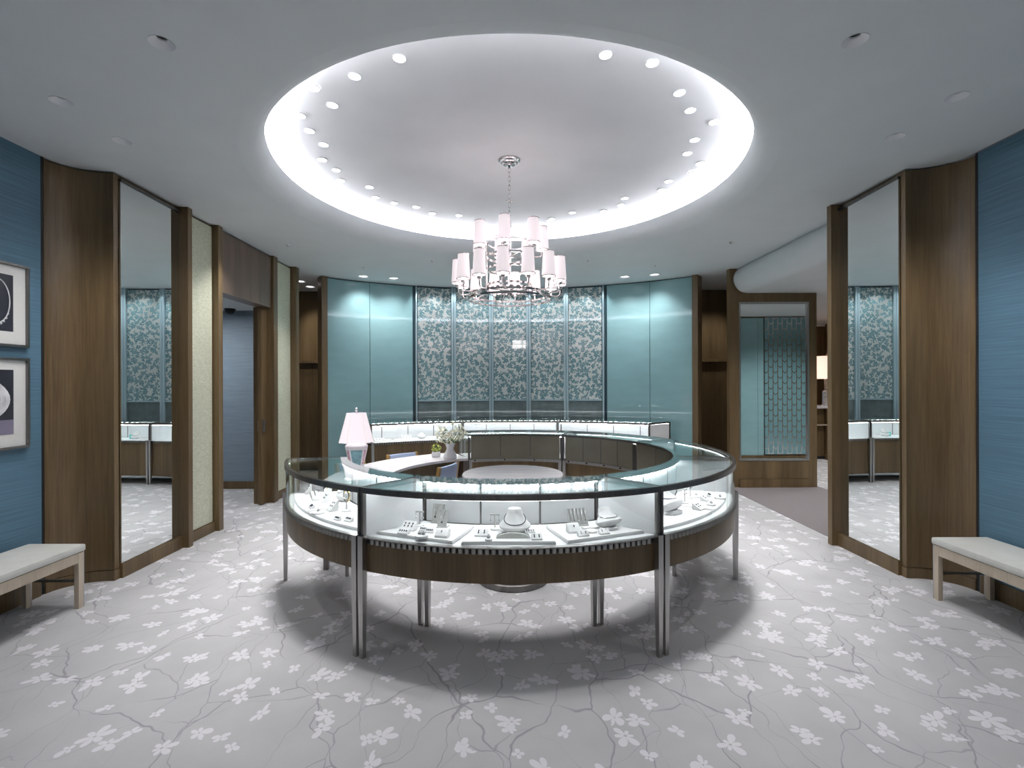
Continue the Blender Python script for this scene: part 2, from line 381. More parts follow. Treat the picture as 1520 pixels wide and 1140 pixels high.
def loop(ps):
    b = len(pts); pts.extend(Vector(p) for p in ps); eds.extend((b+i, b+(i+1) % len(ps)) for i in range(len(ps)))
loop([(-4.5, -3.2), (3.45, -3.2), (3.45, 9.2), (-4.5, 9.2)])
loop([(p.x, p.y) for p in ring_pts(2.16, 0)])
HOLES = [(on_ceiling(*p)+(0.055,)) for p in CANS]+[(on_ceiling(*p)+(0.075,)) for p in LITS]
for hx, hy, hr in HOLES: loop([(hx+hr*math.cos(2*PI*i/20), hy+hr*math.sin(2*PI*i/20)) for i in range(20)])
vs_, _e, fs_, _a, _b, _c = delaunay_2d_cdt(pts, eds, [], 0, 1e-6)
keep = []
for f in fs_:
    cx_ = sum(vs_[i].x for i in f)/len(f); cy_ = sum(vs_[i].y for i in f)/len(f)
    if not (-4.5 < cx_ < 3.45 and -3.2 < cy_ < 9.2) or math.hypot(cx_, cy_-RC) < 2.158: continue
    if any(math.hypot(cx_-hx, cy_-hy) < hr*0.985 for hx, hy, hr in HOLES): continue
    keep.append(tuple(f))
mb.add([Vector((v.x, v.y, HC)) for v in vs_], keep)
ceil = struct(mb.build('ceiling', 'paint'))
dome_prof = [(2.30, HC+0.10), (2.298, HC+0.12), (2.285, HC+0.145), (2.26, HC+0.165), (2.2, HC+0.20), (2.1, HC+0.235), (1.98, HC+0.265), (1.85, HC+0.287), (1.7, HC+0.305), (1.5, HC+0.317), (1.2, HC+0.323), (0.7, HC+0.325), (0.01, HC+0.325)]
MB().rings([ring_pts(r, z) for r, z in dome_prof], False, True).build('dome', 'dome', ceil)
def dome_z(r):
    for (r1, z1), (r0, z0) in zip(dome_prof[1:], dome_prof):
        if r >= r1: return z1+(z0-z1)*(r-r1)/(r0-r1)
    return HC+0.325
MB().rings([ring_pts(r, z, 96) for r, z in ((2.035, HC+0.158), (2.075, HC+0.158), (2.075, HC+0.171), (2.035, HC+0.171))], closed=True).build('cove_light_strip', 'cove', ceil)
bx('niche_ceiling', 'paint', ceil, 3.45, 4.5, 7.42, 9.2, HC, HC+0.02)
# bull-nosed soffit over the passage on the right
mb = MB(); prof = [(3.40, HC+0.02), (3.40, HC)]
for i in range(13):
    a = math.radians(130+i*(270-130)/12); prof.append((3.53+0.205*math.cos(a), 3.095+0.205*math.sin(a)))
prof += [(7.2, 2.89), (7.2, HC+0.02)]
mb.rings([[Vector((x, y, z)) for x, z in prof] for y in (4.70, 7.36)]).build('soffit', 'paint', ceil)
bx('soffit', 'paint', ceil, 4.5, 7.2, 7.36, 11.5, 2.89, HC+0.02)

# dome downlights
DL = [(594.5, 85), (528, 111.5), (466.5, 127.5), (495, 154.5), (446.5, 170), (460.5, 192.5), (481.5, 213), (479.5, 235.5), (500, 251), (506.5, 266.5),
      (549.5, 276.5), (558.5, 292), (586, 300.5), (619, 306.5), (642.5, 316), (682, 319), (900.5, 81), (970, 93.5), (1010, 138), (1026, 164), (1061.5, 181.5),
      (1032.5, 208), (1021.5, 228), (1041, 243), (1030, 256.5), (993.5, 269.5), (983, 282.5), (928.5, 294.5), (923, 304.5), (897, 313.5), (850.5, 315.5), (820, 325)]
dl0 = None
ORD = 'first second third fourth fifth sixth seventh eighth ninth tenth eleventh twelfth thirteenth fourteenth fifteenth sixteenth'.split()
for di, (px, py) in enumerate(DL):
    zz = HC+0.318
    for _ in range(4):
        y = (zz-H0)*F/(CY0-py); x = (px-CX)/F*y; r = math.hypot(x, y-RC); zz = dome_z(min(r, 2.1))
    zz -= 0.006 if r < 1.75 else 0.013
    if dl0 is None:
        d = dl0 = thing('dome_downlight', 'small round downlight glowing in the white dome above the ring of cases', 'light', (0, 0, 0), 'downlights in the ceiling dome')
        MB().lathe([(0.042, 0.012), (0.044, 0.0), (0.039, -0.002), (0.035, 0.004)], 20, caps=False).build('trim_ring', 'dome', d)
        MB().lathe([(0.036, 0.012), (0.036, 0.001)], 20).build('lens', 'lens', d)
    else: d = copy_tree(dl0)
    d.location = (x, y, zz)
    d['label'] = f"{ORD[di % 16]} glowing dome downlight, counted away from the camera along the {'doorway' if di < 16 else 'passage'}-side arc"
    spot(x, y, zz-0.02, DOME_W, 56, 0.75, 0.05)

# recessed ceiling downlights
def can(name, lens, rr):
    d = thing(name, 'recessed conical downlight', 'light')
    MB().lathe([(rr*0.46, 0.09), (rr*0.46, 0.026), (rr*0.985, 0.0), (rr*1.06, -0.002), (rr*1.06, 0.0005)], 24, caps=False).build('reflector', 'dome', d)
    MB().lathe([(rr*0.455, 0.05), (rr*0.455, 0.034)] if lens == 'black' else [(rr*0.93, 0.03), (rr*0.93, 0.012)], 24).build('lens', lens, d)
    return d
off0 = None
for px, py, lab in ((242, 62, 'dark recessed downlight in the ceiling closest to the camera on the doorway side'),
                    (92, 148, 'dark recessed downlight above the wall with the framed prints'),
                    (183, 207, 'dark recessed downlight above the curved wood panel beside the prints'),
                    (1271, 62, 'dark recessed downlight in the ceiling closest to the camera on the passage side'),
                    (1422, 146, 'dark recessed downlight above the bare blue wall'),
                    (1330, 205, 'dark recessed downlight above the curved wood panel beside the bare blue wall')):
    x = (px-CX)/(CY0-py)*(HC-H0); y = F/(CY0-py)*(HC-H0)
    d = off0 = can('ceiling_downlight', 'black', 0.055) if off0 is None else copy_tree(off0)
    d.location = (x, y, HC-0.001); d['label'] = lab; d['group'] = 'dark recessed downlights'
for x, y in ((2.5, 2.1), (2.8, 3.5), (2.8, 5.3), (2.5, 6.8), (1.4, 0.95), (2.5, 0.7), (1.5, -1.0), (1.0, 7.45)):  # added fill spots without fixtures, lifting the floor and the ring's shadow
    for sx in (-1, 1): spot(sx*x, y, HC-0.02, CEIL_W, 84, 0.9, 0.06)
for y in (0.95, 0.0, -0.9): spot(0, y, HC-0.02, CEIL_W, 76, 0.9, 0.06)  # more added fill along the centre line, for the near floor
# adjustable downlights washing the side walls
for sx in (-1, 1):
    for x, y, tx, ty in ((2.35, 2.35, 3.47, 2.6), (2.3, 1.3, 3.47, 1.4), (2.3, 3.05, 3.3, 3.85), (2.1, 4.3, 3.15, 4.9), (2.1, 5.8, 3.15, 6.2)):
        spot(sx*x, y, HC-0.02, WASH_W, 70, 1.0, 0.05, tilt=(sx*tx, ty, 1.5))
lit0 = None
for px, py, lab in ((540, 410, 'lit downlight over the far teal wall nearest the shelved niche by the doorway'), (585, 413, 'lit downlight over the far teal wall nearest the chandelier, doorway side'),
                    (928, 412, 'lit downlight over the far teal wall nearest the chandelier, passage side'), (972, 409, 'lit downlight over the far teal wall nearest the niche by the big framed mirror'),
                    (446, 417, 'first lit downlight in the dark niche beside the doorway'), (461, 425, 'second, deeper lit downlight in the dark niche beside the doorway'),
                    (1075, 423, 'lit downlight in the dark niche beside the big framed mirror')):
    x = (px-CX)/(CY0-py)*(HC-H0); y = F/(CY0-py)*(HC-H0)
    if lit0 is None: d = lit0 = can('ceiling_downlight', 'lens_dim', 0.075)
    else: d = copy_tree(lit0)
    d.location = (x, y, HC-0.003); d['label'] = lab; d['group'] = 'lit downlights at the far wall'
    niche = abs(x) > 3
    spot(x, y, HC-0.03, 48 if niche else 36, 110 if niche else 104, 1.0, 0.08, tilt=None if niche else (x*1.08, y+0.72, 1.2))
sp0 = None
for px, py, lab in ((428, 362, 'tiny sprinkler head in the ceiling above the doorway end panel'), (1085, 360, 'tiny sprinkler head in the ceiling near the curved soffit'),
                    (541, 396, 'tiny sprinkler head above the two doorway-side teal panels'), (642, 386, 'tiny sprinkler head just beyond the dome, doorway side of the chandelier'),
                    (873, 386, 'tiny sprinkler head just beyond the dome, passage side of the chandelier'), (973, 394, 'tiny sprinkler head above the passage-side teal panels')):
    x = (px-CX)/(CY0-py)*(HC-H0); y = F/(CY0-py)*(HC-H0)
    if sp0 is None:
        d = sp0 = thing('sprinkler_head', lab, 'sprinkler')
        MB().lathe([(0.03, 0.0), (0.03, -0.004), (0.012, -0.006), (0.01, -0.02)], 14).build('rosette', 'white', d)
        MB().lathe([(0.014, -0.022), (0.014, -0.02)], 12).build('deflector', 'steel', d)
    else: d = copy_tree(sp0); d['label'] = lab
    d.location = (x, y, HC); d['group'] = 'sprinkler heads in the ceiling'

# ------------------------------------------------------------------ side walls
HD = 2.56
def side_wall(sgn, name):
    """sgn -1: the doorway side, +1: the passage side"""
    def B(nm, mat, par, x0, x1, y0, y1, z0, z1, **k):
        a, b = sorted((sgn*x0, sgn*x1)); return bx(nm, mat, par, a, b, y0, y1, z0, z1, **k)
    wx = 3.47
    a, b = sorted((sgn*wx, sgn*(wx+0.25)))
    root = struct(MB().box(a, b, -3.2, 3.655, 0.0, HC).build(name, 'blue', smooth=False))
    B('reveal', 'black', root, wx-0.002, wx+0.14, 3.656, 3.675, 0.0, HC)
    # concave wood panel turning from the blue wall to face the camera
    n = 20; rx, ry = 0.305, 0.245; cx_, cy_ = 3.16, 3.675
    inner = [(cx_+rx*math.cos(PI/2*i/n), cy_+ry*math.sin(PI/2*i/n)) for i in range(n+1)]
    poly = inner+[(3.145, 3.92), (3.145, 3.97), (3.52, 3.97), (3.52, 3.675)]
    MB().prism([(sgn*x, y) for x, y in poly], 0.085, HC-0.012).build('curved_wood_panel', 'wood', root)
    inner2 = [(cx_+(rx-0.006)*math.cos(PI/2*i/n), cy_+(ry-0.006)*math.sin(PI/2*i/n)) for i in range(n+1)]
    MB().prism([(sgn*x, y) for x, y in inner2+[(3.140, 3.914), (3.140, 3.97), (3.52, 3.97), (3.52, 3.669)]], 0.0, 0.08).build('baseboard', 'wood', root)
    B('baseboard', 'wood', root, wx-0.012, wx+0.02, -3.2, 3.64, 0.0, 0.13)
    # backing and column beside the mirror
    B('baseboard', 'wood', root, 3.118, 3.38, 3.972, 4.70, 0.0, 0.115)
    B('mirror_backing', 'wood', root, 3.165, 3.38, 3.972, 4.70, 0.116, HC-0.002)
    B('column', 'wood', root, 3.062, 3.38, 4.702, 4.765, 0.0, HC-0.002, bevel=0.003)
    mr = thing('wall_mirror', '', 'mirror', (sgn*3.2, 4.3, 0.116))
    mr['label'] = ('tall full-height wall mirror between the curved wood panel and the cream panel' if sgn < 0 else 'tall full-height wall mirror between the curved wood panel and the open passage')
    MB().prism([(sgn*3.130, 3.974), (sgn*3.142, 4.70), (sgn*3.162, 4.70), (sgn*3.150, 3.974)], 0.118, HC-0.062).build('mirror_pane', 'mirror', mr, smooth=False)
    B('top_rail', 'dark_steel', mr, 3.125, 3.16, 3.974, 4.70, HC-0.06, HC-0.04)
    return root, B
wl, BL = side_wall(-1, 'wall_left')
wr, BR = side_wall(1, 'wall_right')
# passage-side wall end
BR('wall_end', 'wood', wr, 3.12, 3.40, 4.76, 4.775, 0.0, HC-0.002)
# doorway side: cream panels, columns, door header
BL('backing', 'wood', wl, 3.18, 3.30, 4.762, 5.24, 0.0, HC-0.002)
BL('fabric_panel', 'cream', wl, 3.15, 3.178, 4.79, 5.225, 0.105, HC-0.03, bevel=0.004)
BL('baseboard', 'wood', wl, 3.13, 3.178, 4.762, 5.24, 0.0, 0.10)
BL('column', 'wood', wl, 3.09, 3.30, 5.24, 5.32, 0.0, HC-0.002, bevel=0.003)
BL('header_panel', 'wood_red', wl, 3.13, 3.30, 5.332, 6.47, HD, HC-0.03)
BL('header_rail', 'dark_steel', wl, 3.15, 3.28, 5.332, 6.47, HC-0.028, HC-0.002)
BL('jamb', 'wood', wl, 3.24, 3.34, 6.43, 6.50, 0.0, HD)
BL('column', 'wood', wl, 3.10, 3.20, 6.49, 6.60, 0.0, HC-0.002, bevel=0.003)
BL('jamb_return', 'wood', wl, 3.20, 3.24, 6.50, 6.60, 0.0, HD)
BL('fabric_panel', 'cream', wl, 3.15, 3.178, 6.62, 7.09, 0.105, HC-0.03, bevel=0.004)
BL('backing', 'wood', wl, 3.18, 3.30, 6.602, 7.10, 0.0, HC-0.002)
BL('baseboard', 'wood', wl, 3.13, 3.178, 6.602, 7.10, 0.0, 0.10)
BL('column', 'wood', wl, 3.07, 3.32, 7.10, 7.20, 0.0, HC-0.002, bevel=0.003)
d1 = struct(bx('door_1', 'wood', None, -3.238, -3.195, 6.34, 6.90, 0.01, HD-0.01))
d1['label'] = 'sliding wood pocket door mostly slid away into its wall'
for xx, s in ((-3.19, 1), (-3.243, -1)):
    MB().box(xx-0.006, xx+0.006, 6.37, 6.41, 0.93, 1.11).box(xx-0.006+s*0.012, xx+0.006+s*0.012, 6.375, 6.405, 0.95, 1.09).build('pull_handle', 'steel', d1, smooth=False)

# room behind the doorway
rb = struct(bx('wall_doorway_room', 'blue_room', None, -7.2, -3.34, 7.38, 7.5, 0.0, 2.66))
bx('baseboard', 'wood', rb, -7.2, -3.34, 7.36, 7.379, 0.0, 0.11)
bx('side_wall', 'blue_room', rb, -7.4, -7.2, 3.9, 7.5, 0.0, 2.66)
bx('near_wall', 'blue_room', rb, -7.2, -3.40, 3.98, 4.05, 0.0, 2.66)
struct(bx('ceiling_doorway_room', 'paint', None, -7.4, -3.31, 3.9, 7.5, 2.66, 2.72))
area(-4.6, 6.3, 2.6, 0.9, 0.6, 26, (0.95, 0.97, 1))  # unseen fill light added to brighten the doorway room
dc = thing('security_camera', 'small black dome security camera on the ceiling beyond the doorway', 'camera', (-4.08, 7.2, 2.66))
MB().lathe([(0.075, 0.0), (0.075, -0.02)], 20).build('mount_ring', 'black', dc, world=False)
MB().lathe([(0.065, -0.02), (0.06, -0.045), (0.04, -0.068), (0.001, -0.078)], 20).build('smoked_dome', 'black', dc, world=False)

# wall behind the camera
wf = struct(bx('wall_front', 'blue', None, -3.72, 3.72, -3.4, -3.2, 0.0, HC))
for i, xx in enumerate((-2.4, 2.4)): bx('pilaster', 'wood', wf, xx-0.3, xx+0.3, -3.2, -3.12, 0, HC)

# ------------------------------------------------------------------ curved back wall
BC, BR_ = 4.02, 4.75
cst = lambda a: (lambda r: a)
wb = struct(MB().sweep([(BR_+0.03, 0), (BR_+0.10, 0), (BR_+0.10, HC), (BR_+0.03, HC)], cst(180-37.9), cst(180+37.9), 64, BC).build('wall_back', 'groove'))
def bpanel(name, mat, a0, a1, r0, r1, z0, z1, n=10):
    return MB().sweep([(r0, z0), (r1, z0), (r1, z1), (r0, z1)], cst(180-a0), cst(180-a1), n, BC).build(name, mat, wb)
for s in (-1, 1):
    bpanel('glass_panel', 'teal', s*20.55, s*29.12, BR_, BR_+0.02, 0.0, HC-0.02)
    bpanel('glass_panel', 'teal', s*29.22, s*37.5, BR_, BR_+0.02, 0.0, HC-0.02)
    bpanel('end_jamb', 'wood', s*37.5, s*38.6, BR_-0.06, BR_+0.14, 0.0, HC-0.005, 2)
for k in range(5):
    c0 = -16+8*k
    bpanel('floral_panel', 'floral', c0-3.45, c0+3.45, BR_+0.004, BR_+0.02, 0.98+0.30, HC-0.03)
    bpanel('panel_foot', 'teal_light', c0-3.45, c0+3.45, BR_-0.015, BR_+0.02, 1.255, 1.278, 4)
    bpanel('skirting_panel', 'smoky', c0-3.45, c0+3.45, BR_+0.004, BR_+0.02, 0.0, 1.253, 4)
for k in range(6):
    c0 = -20+8*k
    wd = 0.50 if 0 < k < 5 else 0.36
    for q in (-1, 1):
        if k == 0 and q == -1 or k == 5 and q == 1: continue
        bpanel('post', 'teal_light', c0+q*0.04, c0+q*wd, BR_-0.028, BR_+0.02, 0.0, HC-0.01, 2)
bpanel('top_rail', 'groove', -37.4, 37.4, BR_+0.0205, BR_+0.029, HC-0.05, HC-0.002, 40)
for k in range(11):
    a = math.radians(-20+4*k); r = BR_-(0.12 if k % 2 == 0 else 0.26)
    spot(r*math.sin(a), BC+r*math.cos(a), HC-0.015, 12 if k % 2 == 0 else 15, 70 if k % 2 == 0 else 110, 0.9, 0.03, color=(0.93, 0.97, 1), tilt=((BR_+0.02)*math.sin(a), BC+(BR_+0.02)*math.cos(a), 1.7))

# wood niches on each side of the back wall
for s, nm in ((-1, 'wall_niche_left'), (1, 'wall_niche_right')):
    xa, xb = sorted((s*2.7, s*4.5))
    nw = struct(bx(nm, 'wood', None, xa, xb, 9.0, 9.15, 0.0, HC))
    bx('upper_panel', 'wood', nw, xa, xb, 8.985, 9.0, 1.99, HC-0.01)
    bx('lower_panel', 'wood', nw, xa, xb, 8.94, 9.0, 0.0, 1.93)
    bx('ledge', 'wood', nw, xa, xb, 8.88, 8.99, 1.935, 1.985, bevel=0.003)
    xs = sorted((s*4.5, s*4.6)); bx('side_panel', 'wood', nw, xs[0], xs[1], 7.45, 9.15, 0.0, HC)

# ------------------------------------------------------------------ framed standing mirror and the passage beyond
fm = thing('framed_mirror', 'large dark wood framed mirror standing at the end of the plain carpet passage', 'mirror', (3.9, 7.33, 0))
Y0, Y1 = 7.33, 7.42
poly = [(3.26, 0.0), (3.26, HC-0.002), (3.40, HC-0.002), (3.40, HC-0.05)]
for i in range(13):
    a = math.radians(130+i*140/12); poly.append((3.53+0.21*math.cos(a), 3.095+0.21*math.sin(a)))
poly += [(4.555, 2.885), (4.555, 0.0), (4.44, 0.0), (4.44, 2.755), (3.40, 2.755), (3.40, 0.0)]
XZ = Matrix(((1, 0, 0, 0), (0, 0, 1, 0), (0, 1, 0, 0), (0, 0, 0, 1)))
MB().prism(poly, Y0, Y1, XZ).build('frame', 'wood', fm, smooth=False)
bx('bottom_rail', 'wood', fm, 3.40, 4.44, Y0, Y1, 0.13, 0.40)
bx('plinth', 'wood', fm, 3.40, 4.44, Y0-0.02, Y1, 0.0, 0.125)
mb = MB()
for a in ((3.40, 3.425, 0.40, 2.755), (4.415, 4.44, 0.40, 2.755), (3.425, 4.415, 2.73, 2.755), (3.425, 4.415, 0.40, 0.425)): mb.box(a[0], a[1], Y0-0.006, Y0+0.02, a[2], a[3])
mb.build('metal_liner', 'steel', fm, smooth=False)
bx('mirror_pane', 'mirror', fm, 3.425, 4.415, Y0+0.022, Y0+0.03, 0.425, 2.73)
bx('back_board', 'wood', fm, 3.40, 4.44, Y1-0.02, Y1, 0.40, 2.755)
# far room
rw = struct(bx('wall_far_room', 'wood', None, 4.5, 7.2, 11.3, 11.45, 0.0, 2.84))
bx('white_frieze', 'paint', rw, 4.5, 7.2, 11.28, 11.45, 2.84, 2.90)
struct(bx('wall_far_room_side', 'wood', None, 7.2, 7.35, 4.6, 11.45, 0.0, HC))
struct(bx('wall_behind_framed_mirror', 'wood', None, 4.40, 4.50, 7.43, 11.3, 0.0, 2.885))
cw = struct(bx('wall_passage', 'wood', None, 3.42, 7.2, 4.66, 4.76, 0.0, 2.888))
bx('teal_panel', 'teal', cw, 4.62, 4.98, 4.76, 4.775, 0.10, 2.86); bx('teal_panel', 'teal', cw, 4.985, 5.10, 4.76, 4.775, 0.10, 2.86)
bx('chevron_panel', 'chevron', cw, 5.12, 6.9, 4.76, 4.79, 0.12, 2.87)
bx('wood_trim', 'wood', cw, 4.50, 4.61, 4.76, 4.80, 0.0, 2.885)
bx('baseboard', 'wood', cw, 4.61, 7.2, 4.76, 4.80, 0.0, 0.095)
for x, y in ((5.3, 5.9), (5.9, 8.2), (5.4, 9.6), (4.0, 6.0), (6.4, 6.2)): spot(x, y, 2.87, 90, 130, 0.9, 0.05)
cn = thing('console_cabinet', 'dark wood console with white stone top in the room beyond the framed mirror', 'cabinet', (6.5, 10.3, 0))
bx('cabinet_body', 'wood', cn, 6.40, 7.15, 9.98, 10.7, 0.06, 1.03); bx('side_post', 'wood', cn, 6.12, 6.39, 10.05, 10.7, 0.06, 1.03)
bx('stone_top', 'marble', cn, 6.05, 7.17, 9.92, 10.72, 1.035, 1.075, bevel=0.004); bx('shelf_edge', 'oak', cn, 6.10, 7.15, 9.95, 10.7, 0.69, 0.71)
bx('plinth', 'black', cn, 6.2, 7.1, 10.05, 10.65, 0.0, 0.06)
MB().lathe([(0.13, 0.0), (0.13, 0.1)], 24, (6.5, 9.97, 0.0)).build('foot', 'wood', cn)
tl = thing('table_lamp', 'crystal based table lamp with a peach drum shade on the dark wood console', 'lamp', (6.55, 10.2, 1.076))
MB().lathe([(0.11, 0.0), (0.11, 0.02), (0.09, 0.03), (0.09, 0.30), (0.1, 0.31), (0.05, 0.33)], 20).build('crystal_base', 'crystal', tl, world=False)
MB().lathe([(0.05, 0.33), (0.055, 0.55), (0.02, 0.57), (0.02, 0.60)], 16).build('neck', 'crystal', tl, world=False)
MB().lathe([(0.30, 0.56), (0.30, 1.02), (0.292, 1.02), (0.292, 0.56)], 32, caps=False).build('lamp_shade', 'shade_peach', tl, world=False)
MB().cyl((0, 0, 0.60), (0, 0, 1.05), 0.008).lathe([(0.018, 1.04), (0.018, 1.08)], 10).build('finial', 'steel', tl, world=False)
pf = thing('picture_frame', 'small cobalt blue picture frame standing on the console beside the crystal lamp', 'picture', (6.27, 10.5, 1.076))
MB().box(-0.11, 0.11, -0.012, 0.012, 0, 0.34).build('frame', 'crystal', pf, smooth=False, world=False, bevel=0.003)
MB().box(-0.085, 0.085, -0.016, -0.0125, 0.03, 0.31).build('picture', 'cobalt', pf, smooth=False, world=False)

# ------------------------------------------------------------------ showcases
flute_mesh = {}
def showcase(name, label, group, cyy, fr, br, af0, af1, ab0, ab1, ndoor, apron_z=0.486, flutes=True, end0='white', end1='white', n=28, legs=True):
    """front radius fr, back radius br; af/ab: end angles (deg) at the front and at the back"""
    s = 1 if fr > br else -1                     # 1: the glass front is on the outside of the arc
    D = abs(fr-br); R = lambda d: fr-s*d
    def ang(a_f, a_b): return lambda r: a_f+(a_b-a_f)*abs(r-fr)/D
    A0, A1 = ang(af0, ab0), ang(af1, ab1)
    sg = 1 if af1 > af0 else -1
    def sh(A, e): return lambda r: A(r)+sg*math.degrees(e/r)
    def arc(d0, d1, z0, z1, e0=0.002, e1=0.002, nn=n):
        return MB().sweep([(R(d0), z0), (R(d1), z0), (R(d1), z1), (R(d0), z1)], sh(A0, e0), sh(A1, -e1), nn, cyy)
    def rad(A, e0, e1, d0, d1, z0, z1):           # a slab along an end
        return MB().sweep([(R(d0), z0), (R(d1), z0), (R(d1), z1), (R(d0), z1)], sh(A, e0), sh(A, e1), 1, cyy)
    def P(d, a): rr = R(d); a = math.radians(a); return Vector((rr*math.sin(a), cyy-rr*math.cos(a), 0))
    mid = P(D/2, (af0+af1)/2)
    t = thing(name, label, 'display case', (mid.x, mid.y, 0), group)
    ap = arc(0.012, D-0.012, apron_z, 0.644, 0.008, 0.008).build('apron', 'wood', t)
    arc(0.010, D-0.010, 0.646, 0.674, 0.008, 0.008).build('fluted_band', 'black', t)
    arc(0.002, 0.03, 0.674, 0.681, 0.006, 0.006).build('front_sill', 'steel', t)
    arc(0.030, D-0.03, 0.674, 0.680, 0.006, 0.006).build('deck', 'white', t)
    length = abs(math.radians(af1-af0))*fr; nf = int((length-0.10)/0.036)
    joined = MB()
    for i in range(nf):
        a = A0(fr)+(A1(fr)-A0(fr))*((0.05+0.018+(length-0.1-0.036*nf)/2+0.036*i)/length)
        if flutes:
            me = flute_mesh.get('m')
            if me is None:
                ob = MB().prism([(0.0138*math.cos(PI*k/6), -0.0138*math.sin(PI*k/6)) for k in range(7)], 0.647, 0.673).build('flute', 'flute', t); me = flute_mesh['m'] = ob.data
            else:
                ob = bpy.data.objects.new('flute', me); COL.objects.link(ob); ob.parent = t
            p = P(0.010, a); ob.location = (p.x-mid.x, p.y-mid.y, 0); ob.rotation_euler = (0, 0, math.radians(a)+(0 if s > 0 else PI))
        else:
            p = P(0.010, a)
            joined.prism([(0.0138*math.cos(PI*k/4), -0.0138*math.sin(PI*k/4)) for k in range(5)], 0.647, 0.673, Matrix.Translation(p) @ Matrix.Rotation(math.radians(a)+(0 if s > 0 else PI), 4, 'Z'))
    if not flutes: joined.build('fluting', 'flute', t, kind='stuff')
    ZT = 0.965
    gf = arc(0.010, 0.016, 0.682, 0.93, 0.012, 0.012).build('front_glass', 'glass', t)
    arc(0.0, 0.026, 0.930, ZT-0.002, 0.002, 0.002).build('front_rail', 'dark_steel', t)
    arc(D-0.05, D, 0.934, ZT-0.008, 0.002, 0.002).build('rear_rail', 'dark_steel', t)
    for A, q in ((A0, 1), (A1, -1)):
        rad(A, q*0.002, q*0.014, 0.027, D-0.051, 0.938, ZT-0.001).build('end_rail', 'dark_steel', t)
        rad(A, q*0.003, q*0.020, 0.002, 0.024, 0.682, 0.929).build('corner_post', 'dark_steel', t)
        rad(A, q*0.003, q*0.024, D-0.026, D-0.002, 0.60, 0.929).build('rear_post', 'dark_steel', t)
    arc(0.027, D-0.002, 0.9575, 0.9635, 0.015, 0.015).build('glass_top', 'glass_top', t)
    for A, q, e in ((A0, 1, end0), (A1, -1, end1)):
        rad(A, q*0.006, q*0.012, 0.027, D-0.03, 0.682, 0.932).build('end_panel', 'white' if e == 'white' else 'glass', t)
    # rear doors
    for k in range(ndoor):
        def lerp(f): return lambda r: sh(A0, 0.03)(r)+(sh(A1, -0.03)(r)-sh(A0, 0.03)(r))*f
        f0, f1 = k/ndoor, (k+1)/ndoor
        g = 0.005
        def dd(A, e): return lambda r: A(r)+sg*math.degrees(e/r)
        dr = MB().sweep([(R(D-0.016), 0.667), (R(D-0.006), 0.667), (R(D-0.006), 0.9335), (R(D-0.016), 0.9335)], dd(lerp(f0), g), dd(lerp(f1), -g), 8, cyy).build('door', 'bronze', t)
        MB().sweep([(R(D-0.024), 0.684), (R(D-0.017), 0.684), (R(D-0.017), 0.9335), (R(D-0.024), 0.9335)], dd(lerp(f0), 0.006), dd(lerp(f1), -0.006), 8, cyy).build('door_lining', 'white', dr)
        if k: MB().sweep([(R(D-0.026), 0.684), (R(D-0.0055), 0.684), (R(D-0.0055), 0.933), (R(D-0.026), 0.933)], dd(lerp(f0), -0.0048), dd(lerp(f0), 0.0048), 1, cyy).build('mullion', 'dark_steel', t, smooth=False)
        a = lerp(f1)(R(D))-sg*math.degrees(0.05/br); p0, p1 = P(D-0.002, a), P(D+0.008, a)
        MB().cyl((p0.x, p0.y, 0.652), (p1.x, p1.y, 0.652), 0.009, 12).build('lock', 'black', dr)
    MB().sweep([(R(D-0.018), 0.632), (R(D-0.001), 0.632), (R(D-0.001), 0.664), (R(D-0.018), 0.664)], sh(A0, 0.03), sh(A1, -0.03), n, cyy).build('door_rail', 'steel', t)
    # light strip under the rear rail: short lit segments
    mb = MB(); lb = abs(math.radians(ab1-ab0))*br; ns = max(3, int(lb/0.088))
    for k in range(ns):
        f = (k+0.5)/ns
        a = ab0+(ab1-ab0)*f; w_ = math.degrees(0.024/br)
        mb.sweep([(R(D-0.046), 0.928), (R(D-0.034), 0.928), (R(D-0.034), 0.9335), (R(D-0.046), 0.9335)], cst(a-w_), cst(a+w_), 1, cyy)
    mb.build('light_strip', 'led' if flutes or apron_z > 0.3 else 'led_far', t, kind='stuff')
    MB().sweep([(R(0.018), 0.9255), (R(0.025), 0.9255), (R(0.025), 0.9295), (R(0.018), 0.9295)], sh(A0, 0.04), sh(A1, -0.04), n, cyy).build('front_light_strip', 'led_front' if apron_z > 0.3 else 'led_far', t)
    if legs:
        for A, q in ((A0, 1), (A1, -1)):
            for d, top, da in ((-0.008, 0.692, 0.024), (D-0.006, 0.66, 0.026)):
                a = A(R(d))+sg*q*math.degrees(da/R(d)); p = P(d, a)
                m = Matrix.Translation(p) @ Matrix.Rotation(math.radians(a), 4, 'Z')
                w0, w1 = 0.013, 0.018
                MB().rings([[m @ Vector((x*ww, y*ww, z)) for x, y in ((-1, -1), (1, -1), (1, 1), (-1, 1))] for z, ww in ((0.0, w0), (0.45, w1), (top, w1))]).build('leg', 'steel', t, smooth=False)
    return t
RO, RI = 1.86, 1.40
G1 = 'curved glass showcases forming the central ring'
showcase('display_case', 'curved glass jewelry case closest to the camera, with necklace busts', G1, RC, RO, RI, -27.6, 27.6, -23.3, 23.3, 3)
showcase('display_case', 'curved glass jewelry case at the ring end by the pink-white lamp, with bangle stand', G1, RC, RO, RI, -73.5, -27.6, -71.5, -23.3, 3, end0='glass')
showcase('display_case', 'curved glass jewelry case of the ring on the passage side, with a reclining bust inside', G1, RC, RO, RI, 27.6, 72.8, 23.3, 70.5, 3)
showcase('display_case', 'curved glass case of the ring nearest the framed standing mirror, bare white interior', G1, RC, RO, RI, 72.8, 112, 70.5, 115, 3, flutes=False)
